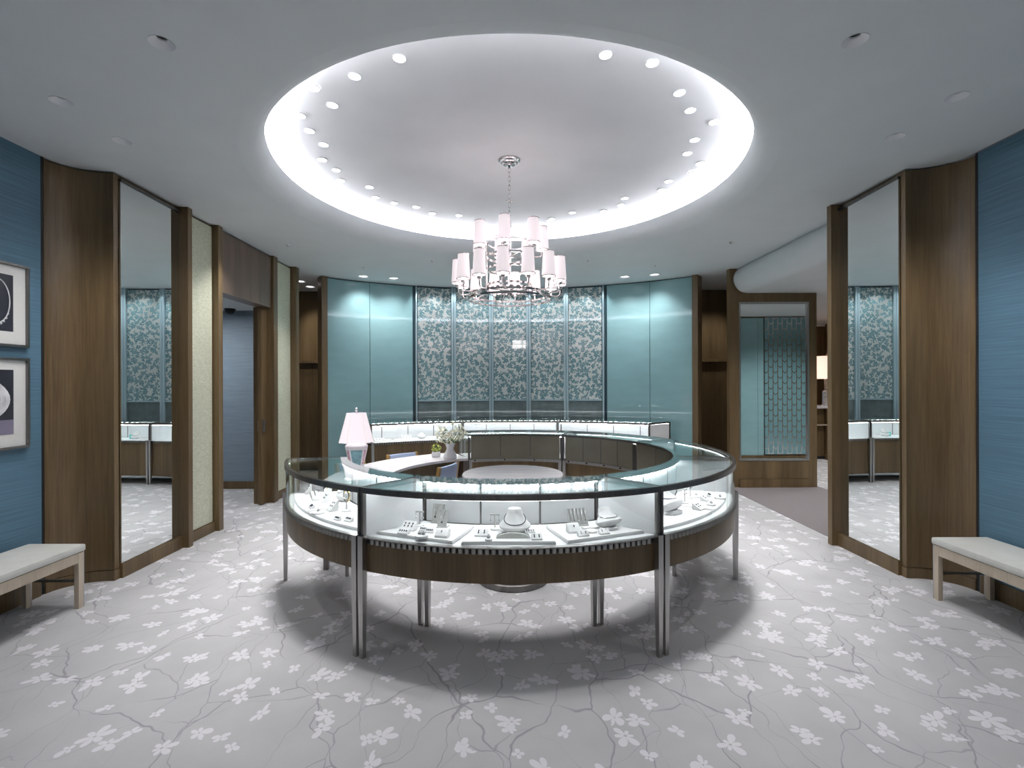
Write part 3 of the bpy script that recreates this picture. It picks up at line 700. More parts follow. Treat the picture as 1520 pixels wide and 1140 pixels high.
showcase('display_case', 'curved glass case of the ring with its four bronze doors facing the round table', G1, RC, RO, RI, 112, 154.5, 115, 154.5, 4, flutes=False)
showcase('display_case', 'curved glass case at the rear of the ring beside the flower vase', G1, RC, RO, RI, 154.5, 200.5, 154.5, 200.5, 3, flutes=False, end1='glass')
G2 = 'curved glass showcases along the far teal wall'
showcase('display_case', 'middle glass case along the far wall under the silver floral panels', G2, BC, 3.85, 4.38, 191.2, 168.8, 191.0, 169.0, 4, apron_z=0.13, flutes=False, n=16)
showcase('display_case', 'glass case along the far wall behind the flower vase and blue chairs', G2, BC, 3.85, 4.38, 212.2, 191.2, 214.0, 191.0, 4, apron_z=0.13, flutes=False, n=16)
showcase('display_case', 'glass case along the far wall at the framed mirror end', G2, BC, 3.85, 4.38, 168.8, 147.8, 169.0, 145.5, 4, apron_z=0.13, flutes=False, n=16)

# ------------------------------------------------------------------ inside the ring: round table, desk, chairs, lamp, vases
rt = thing('round_table', 'round grey table standing inside the ring of showcases', 'table', (0.02, 3.95, 0))
MB().lathe([(0.001, 0.80), (0.385, 0.80), (0.402, 0.812), (0.404, 0.830), (0.398, 0.838), (0.001, 0.838)], 56).build('table_top', 'marble', rt, world=False)
MB().lathe([(0.12, 0.03), (0.10, 0.10), (0.09, 0.7), (0.16, 0.80)], 32).build('pedestal', 'wood', rt, world=False)
MB().lathe([(0.285, 0.0), (0.29, 0.008), (0.29, 0.045), (0.283, 0.052), (0.001, 0.052)], 48).build('base_disc', 'dark_steel', rt, world=False)
MB().torus((0, 0, 0.056), 0.272, 0.008, 48, 8).build('base_rim', 'dark_steel', rt, world=False)

dk = thing('curved_desk', 'curved desk with a pale marble top closing the gap in the ring', 'desk', (-1.2, 5.2, 0))
sw = lambda r0, r1, z0, z1, a0, a1, n=28: MB().sweep([(r0, z0), (r1, z0), (r1, z1), (r0, z1)], cst(a0), cst(a1), n, RC)
sw(1.10, 1.62, 0.705, 0.730, -76, -155).build('marble_top', 'marble', dk)
sw(1.30, 1.56, 0.48, 0.704, -78, -155).build('apron', 'wood', dk)
sw(1.12, 1.58, 0.0, 0.704, -152.4, -155.0, 2).build('end_panel', 'wood_red', dk)
for a in (-78, -154.2):
    for r in (1.125, 1.58):
        aa = math.radians(a); MB().box(r*math.sin(aa)-0.018, r*math.sin(aa)+0.018, RC-r*math.cos(aa)-0.018, RC-r*math.cos(aa)+0.018, 0, 0.704).build('leg', 'dark_steel', dk, smooth=False)

def chair(label):
    t = thing('chair', label, 'chair', (0, 0, 0), 'blue upholstered chairs at the curved desk')
    for s in (-1, 1):
        MB().rings([[Vector((s*0.215+dx*q, -0.20+oy+dy*q, z)) for dx, dy in ((-1, -1), (1, -1), (1, 1), (-1, 1))] for z, q, oy in ((0, 0.014, -0.03), (0.44, 0.019, 0), (0.79, 0.017, -0.055))]).build('back_leg', 'honey', t, smooth=False)
        MB().rings([[Vector((s*0.215+dx*q, 0.21+dy*q, z)) for dx, dy in ((-1, -1), (1, -1), (1, 1), (-1, 1))] for z, q in ((0, 0.014), (0.42, 0.019))]).build('front_leg', 'honey', t, smooth=False)
    MB().box(-0.195, 0.195, -0.19, 0.21, 0.36, 0.41).build('seat_frame', 'honey', t, smooth=False)
    MB().box(-0.235, 0.235, -0.185, 0.24, 0.415, 0.475).build('seat', 'peri', t, bevel=0.018)
    mb = MB()
    rs = []
    for z, y in ((0.52, -0.215), (0.60, -0.222), (0.70, -0.238), (0.765, -0.248), (0.785, -0.252)):
        th = 0.022 if z < 0.78 else 0.014
        rs.append([Vector((x, y+sg*th-0.02*(1-(x/0.195)**2), z)) for x, sg in [(-0.195+0.065*i, -1) for i in range(7)]+[(0.195-0.065*i, 1) for i in range(7)]])
    mb.rings(rs).build('backrest', 'peri', t)
    return t
c1 = chair('blue chair with honey wood posts on the inner side of the curved desk')
c2 = copy_tree(c1); c2['label'] = 'blue chair behind the curved desk below the far wall showcase, next to the flower vase'
c3 = copy_tree(c1); c3['label'] = 'blue chair behind the curved desk half hidden by the pink-white lamp'
def face(o, x, y, a): o.location = (x, y, 0); o.rotation_euler = (0, 0, math.radians(a))
# a chair faces its own +y; the angle turns it towards the desk
face(c1, -0.84, 5.02, 68)
face(c2, -1.10, 5.58, 222)
face(c3, -1.47, 5.08, 242)
for c in (c1, c2, c3): c.scale = (0.86, 0.95, 0.945)

lm = thing('table_lamp', 'lamp with pink-white panelled shade and painted urn base on the curved desk', 'lamp', (-1.475, 4.74, 0.731))
def oct_ring(r, z, cut=0.38):
    pts = []
    for sx, sy in ((1, 1), (-1, 1), (-1, -1), (1, -1)):
        a, b = (sx*r, sy*r*(1-cut)), (sx*r*(1-cut), sy*r)
        pts += [a, b] if sx*sy > 0 else [b, a]
    return [Vector((x, y, z)) for x, y in pts]
MB().rings([oct_ring(0.075, 0.0), oct_ring(0.07, 0.03), oct_ring(0.062, 0.035), oct_ring(0.098, 0.20), oct_ring(0.104, 0.232), oct_ring(0.088, 0.25), oct_ring(0.03, 0.262), oct_ring(0.022, 0.30)]).build('urn_base', 'porcelain', lm, world=False, bevel=0.002)
for k in range(4):
    m = Matrix.Rotation(PI/2*k, 4, 'Z')
    MB().rings([[m @ Vector((x*w_, -y-0.0015, z)) for x in (-1, 1)]+[m @ Vector((x*w_, -y+0.004, z)) for x in (1, -1)] for z, w_, y in ((0.05, 0.034, 0.0655), (0.20, 0.054, 0.0982))]).build('painted_panel', 'paint_teal', lm, world=False, smooth=False)
    m = Matrix.Rotation(PI/2*k+PI/4, 4, 'Z')
    MB().rings([[m @ Vector((x*w_, -y-0.002, z)) for x in (-1, 1)]+[m @ Vector((x*w_, -y+0.003, z)) for x in (1, -1)] for z, w_, y in ((0.06, 0.010, 0.077), (0.20, 0.016, 0.1125))]).build('painted_blossom_strip', 'paint_pink', lm, world=False, smooth=False)
MB().rings([oct_ring(0.158, 0.272, 0.45), oct_ring(0.088, 0.545, 0.45), oct_ring(0.084, 0.545, 0.45), oct_ring(0.154, 0.272, 0.45)], closed=True).build('lamp_shade', 'shade_pink', lm, world=False, smooth=False)
mb = MB()
for p, q in zip(oct_ring(0.159, 0.272, 0.45), oct_ring(0.089, 0.545, 0.45)): mb.cyl(p, q, 0.0022, 6)
mb.build('shade_seams', 'petal', lm, world=False)
MB().cyl((0, 0, 0.29), (0, 0, 0.565), 0.005).lathe([(0.006, 0.555), (0.014, 0.565), (0.008, 0.58), (0.012, 0.588), (0.001, 0.60)], 12).build('finial', 'porcelain', lm, world=False)
lm.rotation_euler = (0, 0, math.radians(17))

def flowers(name, parent, centre, rad, n, mat, r, up):
    mb = MB(); st = MB(); lf = MB()
    for i in range(n):
        while True:
            d = Vector((random.uniform(-1, 1), random.uniform(-1, 1), random.uniform(-0.55, 1)))
            if 0.2 < d.length < 1: break
        p = Vector(centre)+Vector((d.x*rad[0], d.y*rad[1], d.z*rad[2])); nrm = d.normalized(); q = nrm.to_track_quat('Z', 'Y').to_matrix().to_4x4()
        np_ = 5
        for k in range(np_):
            m = Matrix.Translation(p) @ q @ Matrix.Rotation(2*PI*k/np_+i, 4, 'Z') @ Matrix.Rotation(-0.45, 4, 'Y')
            mb.add([m @ Vector(v) for v in ((0, 0, 0), (r*0.6, -r*0.42, r*0.05), (r*1.1, 0, r*0.18), (r*0.6, r*0.42, r*0.05), (r*0.55, 0, -r*0.08))], [(0, 1, 4), (1, 2, 4), (2, 3, 4), (3, 0, 4)])
        if i % 2 == 0: st.tube([Vector(up), Vector(up)*0.4+p*0.6-Vector((0, 0, 0.01)), p], 0.0016, 5)
        if i % 3 == 0:
            m = Matrix.Translation(p-nrm*r*0.9) @ q @ Matrix.Rotation(i*2.4, 4, 'Z')
            lf.add([m @ Vector(v) for v in ((0, 0, 0), (r*0.8, -r*0.3, 0.002), (r*1.9, 0, -0.006), (r*0.8, r*0.3, 0.002))], [(0, 1, 2, 3)])
    mb.build(name, mat, parent, world=False, smooth=False, kind='stuff'); st.build('stems', 'leaf', parent, world=False, kind='stuff'); lf.build('leaves', 'leaf', parent, world=False, smooth=False, kind='stuff')
vs = thing('flower_vase', 'white porcelain vase of airy cream blossoms at the end of the curved desk', 'vase', (-0.665, 5.46, 0.731))
MB().lathe([(0.001, 0.0), (0.07, 0.0), (0.077, 0.01), (0.074, 0.03), (0.056, 0.065), (0.042, 0.095), (0.040, 0.115), (0.05, 0.145), (0.058, 0.168), (0.052, 0.168), (0.036, 0.12), (0.03, 0.11)], 28).build('vase_body', 'porcelain', vs, world=False)
flowers('blossoms', vs, (0.01, 0, 0.265), (0.18, 0.15, 0.14), 92, 'petal', 0.023, (0, 0, 0.15))
ps = thing('flower_pot', 'small round white pot with lime green flowers beside the tall white vase', 'flowerpot', (-0.835, 5.56, 0.731))
MB().lathe([(0.001, 0.0), (0.04, 0.0), (0.05, 0.015), (0.05, 0.045), (0.042, 0.062), (0.036, 0.062), (0.034, 0.05), (0.001, 0.05)], 24).build('pot_body', 'porcelain', ps, world=False)
flowers('blossoms', ps, (0, 0, 0.10), (0.052, 0.052, 0.045), 40, 'lime', 0.016, (0, 0, 0.05))

# ------------------------------------------------------------------ benches
def bench(label, sgn):
    """seat runs along y from 0 (far end) to -1.5; x from 0 (room side) outwards to the wall"""
    t = thing('bench', label, 'bench', (0, 0, 0), 'pale leather benches by the blue walls')
    X = lambda a, b: sorted((sgn*a, sgn*b)); W_, LN = 0.40, 1.5
    a, b = X(-0.008, W_); MB().box(a, b, -LN, 0.004, 0.388, 0.438).build('cushion', 'cushion', t, bevel=0.016)
    a, b = X(0.0, 0.022); bx('seat_rail', 'oak', t, a, b, -LN+0.05, -0.03, 0.318, 0.386, world=False)
    a, b = X(W_-0.03, W_-0.008); bx('seat_rail', 'oak', t, a, b, -LN+0.05, -0.03, 0.318, 0.386, world=False)
    for y in (-0.028, -LN+0.028):
        a, b = X(0.024, W_-0.032); bx('end_rail', 'oak', t, a, b, y-0.012, y+0.012, 0.33, 0.386, world=False)
        a, b = X(0.03, W_-0.04); bx('stretcher', 'steel', t, a, b, y-0.008, y+0.008, 0.178, 0.196, world=False)
        for x in (-0.004, W_-0.036):
            a, b = X(x, x+0.034); bx('leg', 'oak', t, a, b, y-0.026, y+0.010, 0.0, 0.386, bevel=0.002, world=False)
            a, b = X(x+0.002, x+0.032); lo, hi = (y+0.012, y+0.020) if y > -0.7 else (y-0.036, y-0.028)
            bx('leg_plate', 'steel', t, a, b, lo, hi, 0.0, 0.392, world=False)
    return t
b1 = bench('pale leather bench with oak frame below the framed prints', -1); b1.location = (-3.0, 3.48, 0)
b2 = bench('pale leather bench with oak frame below the bare blue wall', 1); b2.location = (3.04, 3.56, 0)

# ------------------------------------------------------------------ framed prints on the blue wall
def picture(label, z0, z1, kind):
    t = thing('framed_print', label, 'picture', (-3.469, 3.27, z0), 'framed prints on the blue wall')
    Yh = 0.27; hh = z1-z0; fw = 0.018
    mb = MB()
    for a in ((-Yh, Yh, 0, fw), (-Yh, Yh, hh-fw, hh), (-Yh, -Yh+fw, fw, hh-fw), (Yh-fw, Yh, fw, hh-fw)): mb.box(0.0, 0.03, a[0], a[1], a[2], a[3])
    mb.build('frame', 'dark_steel', t, world=False, smooth=False, bevel=0.002)
    bx('mat_board', 'mat', t, 0.0, 0.014, -Yh+fw, Yh-fw, fw, hh-fw, world=False)
    m0 = 0.085
    bx('print', 'print', t, 0.0142, 0.0155, -Yh+m0+0.04, Yh-m0-0.02, m0+0.02, hh-m0, world=False)
    if kind == 0:
        pts = [Vector((0.0165, 0.055+0.085*math.cos(a), hh*0.53+0.15*math.sin(a))) for a in [math.radians(-90+i*15) for i in range(13)]]
        mb = MB().tube(pts, 0.004, 6)
        for i in range(0, 5): mb.sphere((0.0165, pts[i].y, pts[i].z-0.008), 0.011-0.0014*i, 8)
        mb.build('printed_necklace', 'printlight', t, world=False)
    else:
        bx('printed_table_tone', 'printgrey', t, 0.0156, 0.016, -Yh+m0+0.04, Yh-m0-0.02, m0+0.02, m0+0.12, world=False)
        for i in range(5):
            a = -0.75+0.36*i; pts = []
            for j in range(9):
                f = j/8; pts.append((0.055+0.11*math.sin(a)*math.sin(PI*f)**0.8, m0+0.15+0.22*f))
            poly = [(y+0.016, z) for y, z in pts]+[(y-0.016, z) for y, z in pts[::-1]]
            mb = MB(); mb.prism(poly, 0.0158, 0.0163+0.0003*i, Matrix(((0, 0, 1, 0), (1, 0, 0, 0), (0, 1, 0, 0), (0, 0, 0, 1)))).build('printed_facet', 'printlight', t, world=False, smooth=False)
    return t
picture('upper framed print, a dark photograph of a necklace, on the blue wall', 1.82, 2.40, 0)
picture('lower framed print, a dark photograph of a large pale gem, on the blue wall', 1.11, 1.745, 1)

# ------------------------------------------------------------------ chandelier
ch = thing('chandelier', 'two tiered polished nickel chandelier with white tapered shades under the dome', 'chandelier', (0.0, RC, HC+0.324))
Z = lambda z: z-(HC+0.324)
MB().lathe([(0.001, 0.0), (0.095, 0.0), (0.098, -0.008), (0.082, -0.014), (0.078, -0.026), (0.06, -0.032), (0.055, -0.042), (0.02, -0.05), (0.012, -0.07), (0.001, -0.07)], 32).build('canopy', 'chrome', ch, world=False)
mb = MB(); zt, zb = Z(3.505), Z(2.99); nl = 13
for i in range(nl):
    z = zt+(zb-zt)*(i+0.5)/nl; hl = (zt-zb)/nl*0.62
    m = Matrix.Rotation(PI/2*(i % 2), 4, 'Z')
    pts = [m @ Vector((0.012*math.cos(2*PI*k/12), 0, (hl)*math.sin(2*PI*k/12))) for k in range(12)]
    mb.tube([p+Vector((0, 0, z)) for p in pts], 0.0032, 6, closed=True)
mb.cyl((-0.035, 0, Z(3.21)), (0.035, 0, Z(3.21)), 0.006, 8).sphere((0, 0, Z(3.21)), 0.014, 10)
mb.build('chain', 'chrome', ch, world=False)
MB().lathe([(0.006, Z(3.0)), (0.02, Z(2.98)), (0.012, Z(2.95)), (0.016, Z(2.90)), (0.016, Z(2.40)), (0.026, Z(2.37)), (0.016, Z(2.34)), (0.001, Z(2.33))], 16).build('stem', 'chrome', ch, world=False)
for R_, z in ((0.205, 2.82), (0.215, 2.70), (0.215, 2.585), (0.205, 2.44), (0.37, 2.355), (0.215, 2.40), (0.38, 2.315)):
    MB().rings([[Vector((R_*math.cos(2*PI*i/56)*k, R_*math.sin(2*PI*i/56)*k, Z(z+dz))) for i in range(56)] for k, dz in ((1, -0.008), (1, 0.008), (0.96 if R_ < 0.3 else 0.975, 0.008), (0.96 if R_ < 0.3 else 0.975, -0.008))], closed=True).build('hoop', 'chrome', ch, world=False)
for k in range(5):
    a = 2*PI*(k+0.5)/5
    MB().cyl((0.21*math.cos(a), 0.21*math.sin(a), Z(2.83)), (0.21*math.cos(a), 0.21*math.sin(a), Z(2.395)), 0.008, 10).build('rod', 'chrome', ch, world=False)
for z in (2.70, 2.40):
    mb = MB()
    for k in range(4):
        a = PI/2*k+0.4; mb.cyl((0.01*math.cos(a), 0.01*math.sin(a), Z(z)), (0.212*math.cos(a), 0.212*math.sin(a), Z(z)), 0.006, 8)
    mb.build('spider', 'chrome', ch, world=False)
for k in range(7):
    a = 2*PI*k/7; mb = MB().cyl((0.21*math.cos(a), 0.21*math.sin(a), Z(2.40)), (0.372*math.cos(a), 0.372*math.sin(a), Z(2.335)), 0.006, 8); mb.build('spoke', 'chrome', ch, world=False)
protos = {}
def chand_arm(ang, R0, R1, zl, zs):
    """arm from hoop radius R0 at zl out to R1, carrying a shade whose bottom is at zs"""
    key = (R0, R1, zl, zs)
    if key not in protos:
        arm = MB().tube([(R0, 0, Z(zl)), (R0+(R1-R0)*0.5, 0, Z(zl)-0.006), (R1-0.02, 0, Z(zl)-0.002), (R1-0.004, 0, Z(zl)+0.012), (R1, 0, Z(zl)+0.03), (R1, 0, Z(zs)-0.012)], 0.006, 8)
        arm.lathe([(0.006, Z(zs)-0.035), (0.02, Z(zs)-0.028), (0.02, Z(zs)-0.012), (0.006, Z(zs)-0.004)], 14, (R1, 0, 0))
        ao = arm.build('arm', 'chrome', ch, world=False)
        rb_, rt_, h = 0.058, 0.046, 0.215
        so = MB().lathe([(rb_, Z(zs)), (rt_, Z(zs)+h), (rt_-0.003, Z(zs)+h), (rb_-0.003, Z(zs)+0.002)], 24, (R1, 0, 0), caps=False).build('shade', 'shade', ao, world=False)
        MB().torus((R1, 0, Z(zs)+0.004), rb_+0.0005, 0.0045, 24, 6).build('bottom_rim', 'chrome', so, world=False)
        MB().torus((R1, 0, Z(zs)+h-0.003), rt_+0.0005, 0.004, 24, 6).build('top_rim', 'chrome', so, world=False)
        MB().lathe([(0.012, Z(zs)), (0.012, Z(zs)+0.08), (0.018, Z(zs)+0.11), (0.001, Z(zs)+0.14)], 12, (R1, 0, 0)).build('bulb', 'lens_dim', so, world=False)
        protos[key] = ao
    else: ao = copy_tree(protos[key], ch)
    ao.rotation_euler = (0, 0, ang)
for k in range(7): chand_arm(math.radians(-90-8+k*360/7), 0.205, 0.30, 2.71, 2.765)
for k in range(14): chand_arm(math.radians(-90-6.7+k*360/14), 0.375, 0.465, 2.355, 2.45)
for R_, z in ((0.33, 2.60),):
    l = bpy.data.lights.new('chandelier_lamp', 'POINT'); l.energy = 5; l.shadow_soft_size = 0.12; l.color = (1, 0.93, 0.92)
    o = bpy.data.objects.new('chandelier_lamp', l); COL.objects.link(o); o.location = (0, RC, z)

# ------------------------------------------------------------------ jewellery on display
DECK = 0.680; PLAT = 0.700
def platform(label, poly, group, z0=DECK+0.0005):
    """POLY runs clockwise from the front edge; a thin white board with softened edges"""
    cx_ = sum(p[0] for p in poly)/len(poly); cy_ = sum(p[1] for p in poly)/len(poly)
    t = thing('display_board', label, 'board', (cx_, cy_, z0), group)
    MB().prism([(x-cx_, y-cy_) for x, y in poly], 0.0, 0.014).build('board', 'leather', t, world=False, smooth=False, bevel=0.0015)
    MB().prism([((x-cx_)*0.985, (y-cy_)*0.985) for x, y in poly], 0.0142, 0.019).build('covered_top', 'leather', t, world=False, smooth=False)
    return t
def pol(r, a): a = math.radians(a); return (r*math.sin(a), RC-r*math.cos(a))
def ring_board(label, r0, r1, a0, a1, b0, b1, n=8):
    """outer edge r1 from a0 to a1, inner edge r0 from b0 to b1"""
    return platform(label, [pol(r1, a0+(a1-a0)*i/n) for i in range(n+1)]+[pol(r0, b1+(b0-b1)*i/n) for i in range(n+1)], 'white display boards in the front cases')
G = 'white display boards in the front cases'
platform('white display board in the closest case, doorway-side third', [(-0.775, 2.86), (-0.315, 2.675), (-0.215, 2.965), (-0.50, 3.02)], G)
platform('white display board in the closest case, middle third under the upright bust', [(-0.267, 2.665), (0.246, 2.665), (0.205, 2.985), (-0.21, 2.985)], G)
platform('white display board in the closest case, passage-side third', [(0.31, 2.675), (0.775, 2.86), (0.50, 3.02), (0.215, 2.965)], G)
ring_board('white curved display board in the bangle case, half nearest the corner post', 1.47, 1.79, -49, -30.5, -48, -27)
ring_board('white curved display board in the bangle case, half by the clear glass end', 1.47, 1.79, -70, -50, -69, -49)
ring_board('white curved display board under the reclining bust in the passage-side case', 1.47, 1.79, 30.5, 49, 27, 48)
ring_board('white curved display board at the far half of the passage-side case', 1.47, 1.79, 50, 70, 49, 69)

def place(o, px, py, rot=None, z=PLAT, dx=0, dy=0, sc=1.0):
    x, y = at(px, py, z); x += dx; y += dy
    if rot is None: rot = math.degrees(math.atan2(x, RC-y))      # face out of the ring
    o.location = (x, y, z); o.rotation_euler = (0, 0, math.radians(rot)); o.scale = (sc, sc, sc)
    return o
LB = lambda t, name, mat, mb, **k: mb.build(name, mat, t, world=False, **k)
def wedge(label, w, d, h, n, beads='gem', name='earring_card', cat='earrings', lip=0.008):
    """sloped white card, low edge towards -y, with N pairs of tiny pieces on its face"""
    t = thing(name, label, cat)
    LB(t, 'card', 'leather', MB().rings([[Vector((x, -d/2, 0)), Vector((x, -d/2, lip)), Vector((x, d/2, h)), Vector((x, d/2, 0))] for x in (-w/2, w/2)]), smooth=False, bevel=0.001)
    sl = math.atan2(h-lip, d)
    for i in range(n):
        x = (i+0.5)/n*w*0.86-w*0.43
        for f in ((0.5,) if n > 3 else (0.38, 0.66)):
            p = Vector((x, -d/2+d*f, lip+(h-lip)*f+0.002)); mb = MB().sphere(p, 0.0042, 8)
            mb.cyl(p, p+Vector((0, -0.010*math.cos(sl), -0.010*math.sin(sl)+0.003)), 0.0022, 6)
            LB(t, 'jewel', beads, mb)
    return t
def tbar(label, h=0.085, w=0.055):
    t = thing('earring_stand', label, 'stand')
    LB(t, 'base', 'leather', MB().lathe([(0.026, 0), (0.027, 0.006), (0.022, 0.011), (0.006, 0.012)], 20))
    LB(t, 'post', 'greyfab', MB().cyl((0, 0, 0.01), (0, 0, h), 0.0045, 10))
    LB(t, 'crossbar', 'greyfab', MB().box(-w/2, w/2, -0.004, 0.004, h-0.004, h+0.004), smooth=False)
    for s in (-1, 1):
        x = s*w*0.42; LB(t, 'earring', 'silver', MB().cyl((x, -0.005, h), (x, -0.005, h-0.028), 0.0016, 6).sphere((x, -0.005, h-0.034), 0.006, 8))
    return t
def panel(label, w, h, lean, n, mat='greyfab'):
    t = thing('pendant_panel', label, 'jewelry display')
    m = Matrix.Rotation(-math.radians(lean), 4, 'X')
    LB(t, 'panel', mat, MB().box(-w/2, w/2, -0.003, 0.003, 0.006, h, m), smooth=False, bevel=0.001)
    LB(t, 'foot', mat, MB().box(-w/2, w/2, -0.012, 0.05, 0, 0.006), smooth=False)
    for i in range(n):
        x = (i+0.5)/n*w*0.92-w*0.46
        top = 0.97*h; bot = 0.36*h
        mb = MB()
        for s in (-1, 1): mb.cyl(m @ Vector((x+s*w*0.32/n, -0.0045, top)), m @ Vector((x, -0.005, bot)), 0.0011, 5)
        pd = LB(t, 'pendant', 'silver', mb); LB(pd, 'stone', 'gem' if n < 3 else 'silver', MB().sphere(m @ Vector((x, -0.008, bot-0.006)), 0.006, 8))
    return t
def bust(label, h=0.135, w=0.15, lean=0.0, chain='gem'):
    t = thing('necklace_bust', label, 'necklace display')
    m = Matrix.Rotation(-math.radians(lean), 4, 'X')
    prof = [(0.26, 0.20, 0.0, 0.0), (0.36, 0.25, 0.008, -0.002), (0.455, 0.29, 0.020, -0.004), (0.505, 0.30, 0.034, -0.003), (0.485, 0.28, 0.046, 0.002), (0.40, 0.24, 0.062, 0.007), (0.325, 0.21, 0.082, 0.012), (0.265, 0.185, 0.104, 0.016), (0.228, 0.17, 0.122, 0.018), (0.22, 0.17, 0.134, 0.018), (0.20, 0.155, 0.142, 0.018), (0.13, 0.10, 0.147, 0.018), (0.01, 0.01, 0.149, 0.018)]
    k = h/0.148; lift = w*0.31*math.sin(math.radians(lean))*0.75
    def q(v): v = m @ v; v.z = max(0.0, v.z+lift); return v
    rs = [[q(Vector((w*a*math.cos(2*PI*j/28), w*b*math.sin(2*PI*j/28)+y*k, z*k))) for j in range(28)] for a, b, z, y in prof]
    LB(t, 'bust', 'leather', MB().rings(rs))
    pts = []
    for i in range(33):
        th = 2*PI*i/32; f = (1-math.sin(th))/2     # 1 in front
        z = (0.116-0.066*f**1.3)*k
        # interpolate the bust section at that height
        for (a0, b0, z0, y0), (a1, b1, z1, y1) in zip(prof, prof[1:]):
            if z0*k <= z <= z1*k+1e-9:
                u = (z-z0*k)/((z1-z0)*k); a = a0+(a1-a0)*u; b = b0+(b1-b0)*u; y = y0+(y1-y0)*u; break
        pts.append(q(Vector((w*a*1.035*math.cos(th), w*b*1.05*math.sin(th)+y*k, z+0.001))))
    if lean > 3: LB(t, 'rest', 'leather', MB().box(-w*0.2, w*0.2, -w*0.18, w*0.1, 0.0, lift*0.9), smooth=False)
    LB(t, 'necklace', chain, MB().tube(pts[:-1], 0.0028, 6, closed=True))
    return t
def ring_block(label, w=0.075, d=0.055, h=0.04):
    t = thing('ring_block', label, 'ring display')
    LB(t, 'block', 'leather', MB().rings([[Vector((x, -d/2, 0)), Vector((x, -d/2, 0.012)), Vector((x, d*0.1, h)), Vector((x, d/2, h)), Vector((x, d/2, 0))] for x in (-w/2, w/2)]), smooth=False, bevel=0.0015)
    LB(t, 'ring', 'silver', MB().torus((0, -d*0.16, h*0.72), 0.009, 0.0018, 18, 6, Matrix.Rotation(0.5, 4, 'X') @ Matrix.Rotation(PI/2, 4, 'Y')))
    LB(t, 'stone', 'gem', MB().sphere((0, -d*0.24, h*0.86), 0.0045, 8))
    return t
def disc(label, r=0.034, jewels=1, kind='gem'):
    t = thing('display_disc', label, 'jewelry display')
    LB(t, 'disc', 'leather', MB().lathe([(r, 0), (r*1.02, 0.004), (r*0.97, 0.010), (r*0.3, 0.013), (0.001, 0.013)], 26))
    for i in range(jewels):
        x = (i-(jewels-1)/2)*0.024
        LB(t, 'ring_finger', 'leather', MB().lathe([(0.009, 0.010), (0.008, 0.028), (0.004, 0.036), (0.001, 0.037)], 12, (x, 0, 0)))
        LB(t, 'ring', kind, MB().torus((x, 0, 0.021), 0.0095, 0.0018, 16, 6, Matrix.Rotation(0.3, 4, 'X')))
    return t
def arch(label, w=0.19, h=0.03, d=0.03):
    t = thing('bracelet_ramp', label, 'bracelet display')
    pl = [(w/2*math.cos(PI*i/16), h*math.sin(PI*i/16)) for i in range(17)]
    m = Matrix(((1, 0, 0, 0), (0, 0, 1, 0), (0, 1, 0, 0), (0, 0, 0, 1)))
    LB(t, 'ramp', 'greyfab', MB().prism(pl, -d/2, d/2, m))
    LB(t, 'bracelet', 'silver', MB().tube([Vector((x*0.97, 0, z+0.002)) for x, z in pl[1:-1]], 0.0028, 6))
    return t
def bangle(label):
    t = thing('bangle_stand', label, 'bracelet display')
    LB(t, 'base', 'leather', MB().lathe([(0.036, 0), (0.037, 0.005), (0.03, 0.011), (0.006, 0.013)], 24))
    LB(t, 'post', 'leather', MB().lathe([(0.006, 0.012), (0.006, 0.075), (0.024, 0.085), (0.024, 0.088)], 14))
    rot = Matrix.Rotation(PI/2, 4, 'X')
    LB(t, 'pad', 'leather', MB().lathe([(0.024, -0.012), (0.026, 0.0), (0.024, 0.012)], 20, m=Matrix.Translation((0, 0, 0.098)) @ rot))
    LB(t, 'bangle', 'gold', MB().torus((0, 0, 0.10), 0.037, 0.0055, 32, 8, rot))
    LB(t, 'stones', 'gem', MB().torus((0, -0.006, 0.10), 0.037, 0.0022, 24, 6, rot))
    return t
# closest case, doorway-side third
place(wedge('sloped white card with two rows of stones beside the first earring stand', 0.085, 0.045, 0.05, 3), 606, 786)
place(wedge('low white card leaning before the sloped card in the closest case', 0.065, 0.03, 0.03, 4), 598, 792)
place(tbar('grey T-shaped earring stand between the white sloped card and the grey pendant panels'), 622.5, 780)
place(panel('taller grey panel of hanging pendants behind the shorter one in the closest case', 0.085, 0.115, 14, 2), 650, 776, dx=-0.003)
place(panel('shorter grey panel with a dark stone pendant, before the taller panel', 0.058, 0.105, 14, 1), 655, 783)
place(wedge('small white card of dark studs in front of the grey pendant panels', 0.05, 0.022, 0.025, 4), 628, 788)
place(wedge('small white card of dark studs beside the white ring block, below the grey panels', 0.05, 0.022, 0.025, 4), 637, 790.5)
place(disc('round white disc with two ring fingers in the closest case, doorway-side third', 0.038, 2), 625, 796)
place(ring_block('white ring block with one ring at the edge of the doorway-side board'), 656, 796)
# middle third
place(wedge('white card with two drop earrings beside the second earring stand, near the upright bust', 0.075, 0.04, 0.035, 2), 714, 795)
place(tbar('grey T-shaped earring stand close beside the upright necklace bust', 0.088, 0.058), 734, 786)
place(disc('little white disc with one ring finger in front of the second earring stand', 0.02, 1, 'silver'), 724.5, 802)
place(bust('white upright necklace bust with a dark necklace in the middle of the closest case', 0.132, 0.185), 763.5, 788)
place(arch('low grey arched bracelet ramp lying in front of the upright bust'), 761, 798)
place(wedge('tiny white card with a row of four studs close beside the upright bust', 0.06, 0.02, 0.02, 4), 786, 791)
place(wedge('white card with two dark studs at the front corner of the middle board', 0.06, 0.03, 0.03, 2), 796, 801)
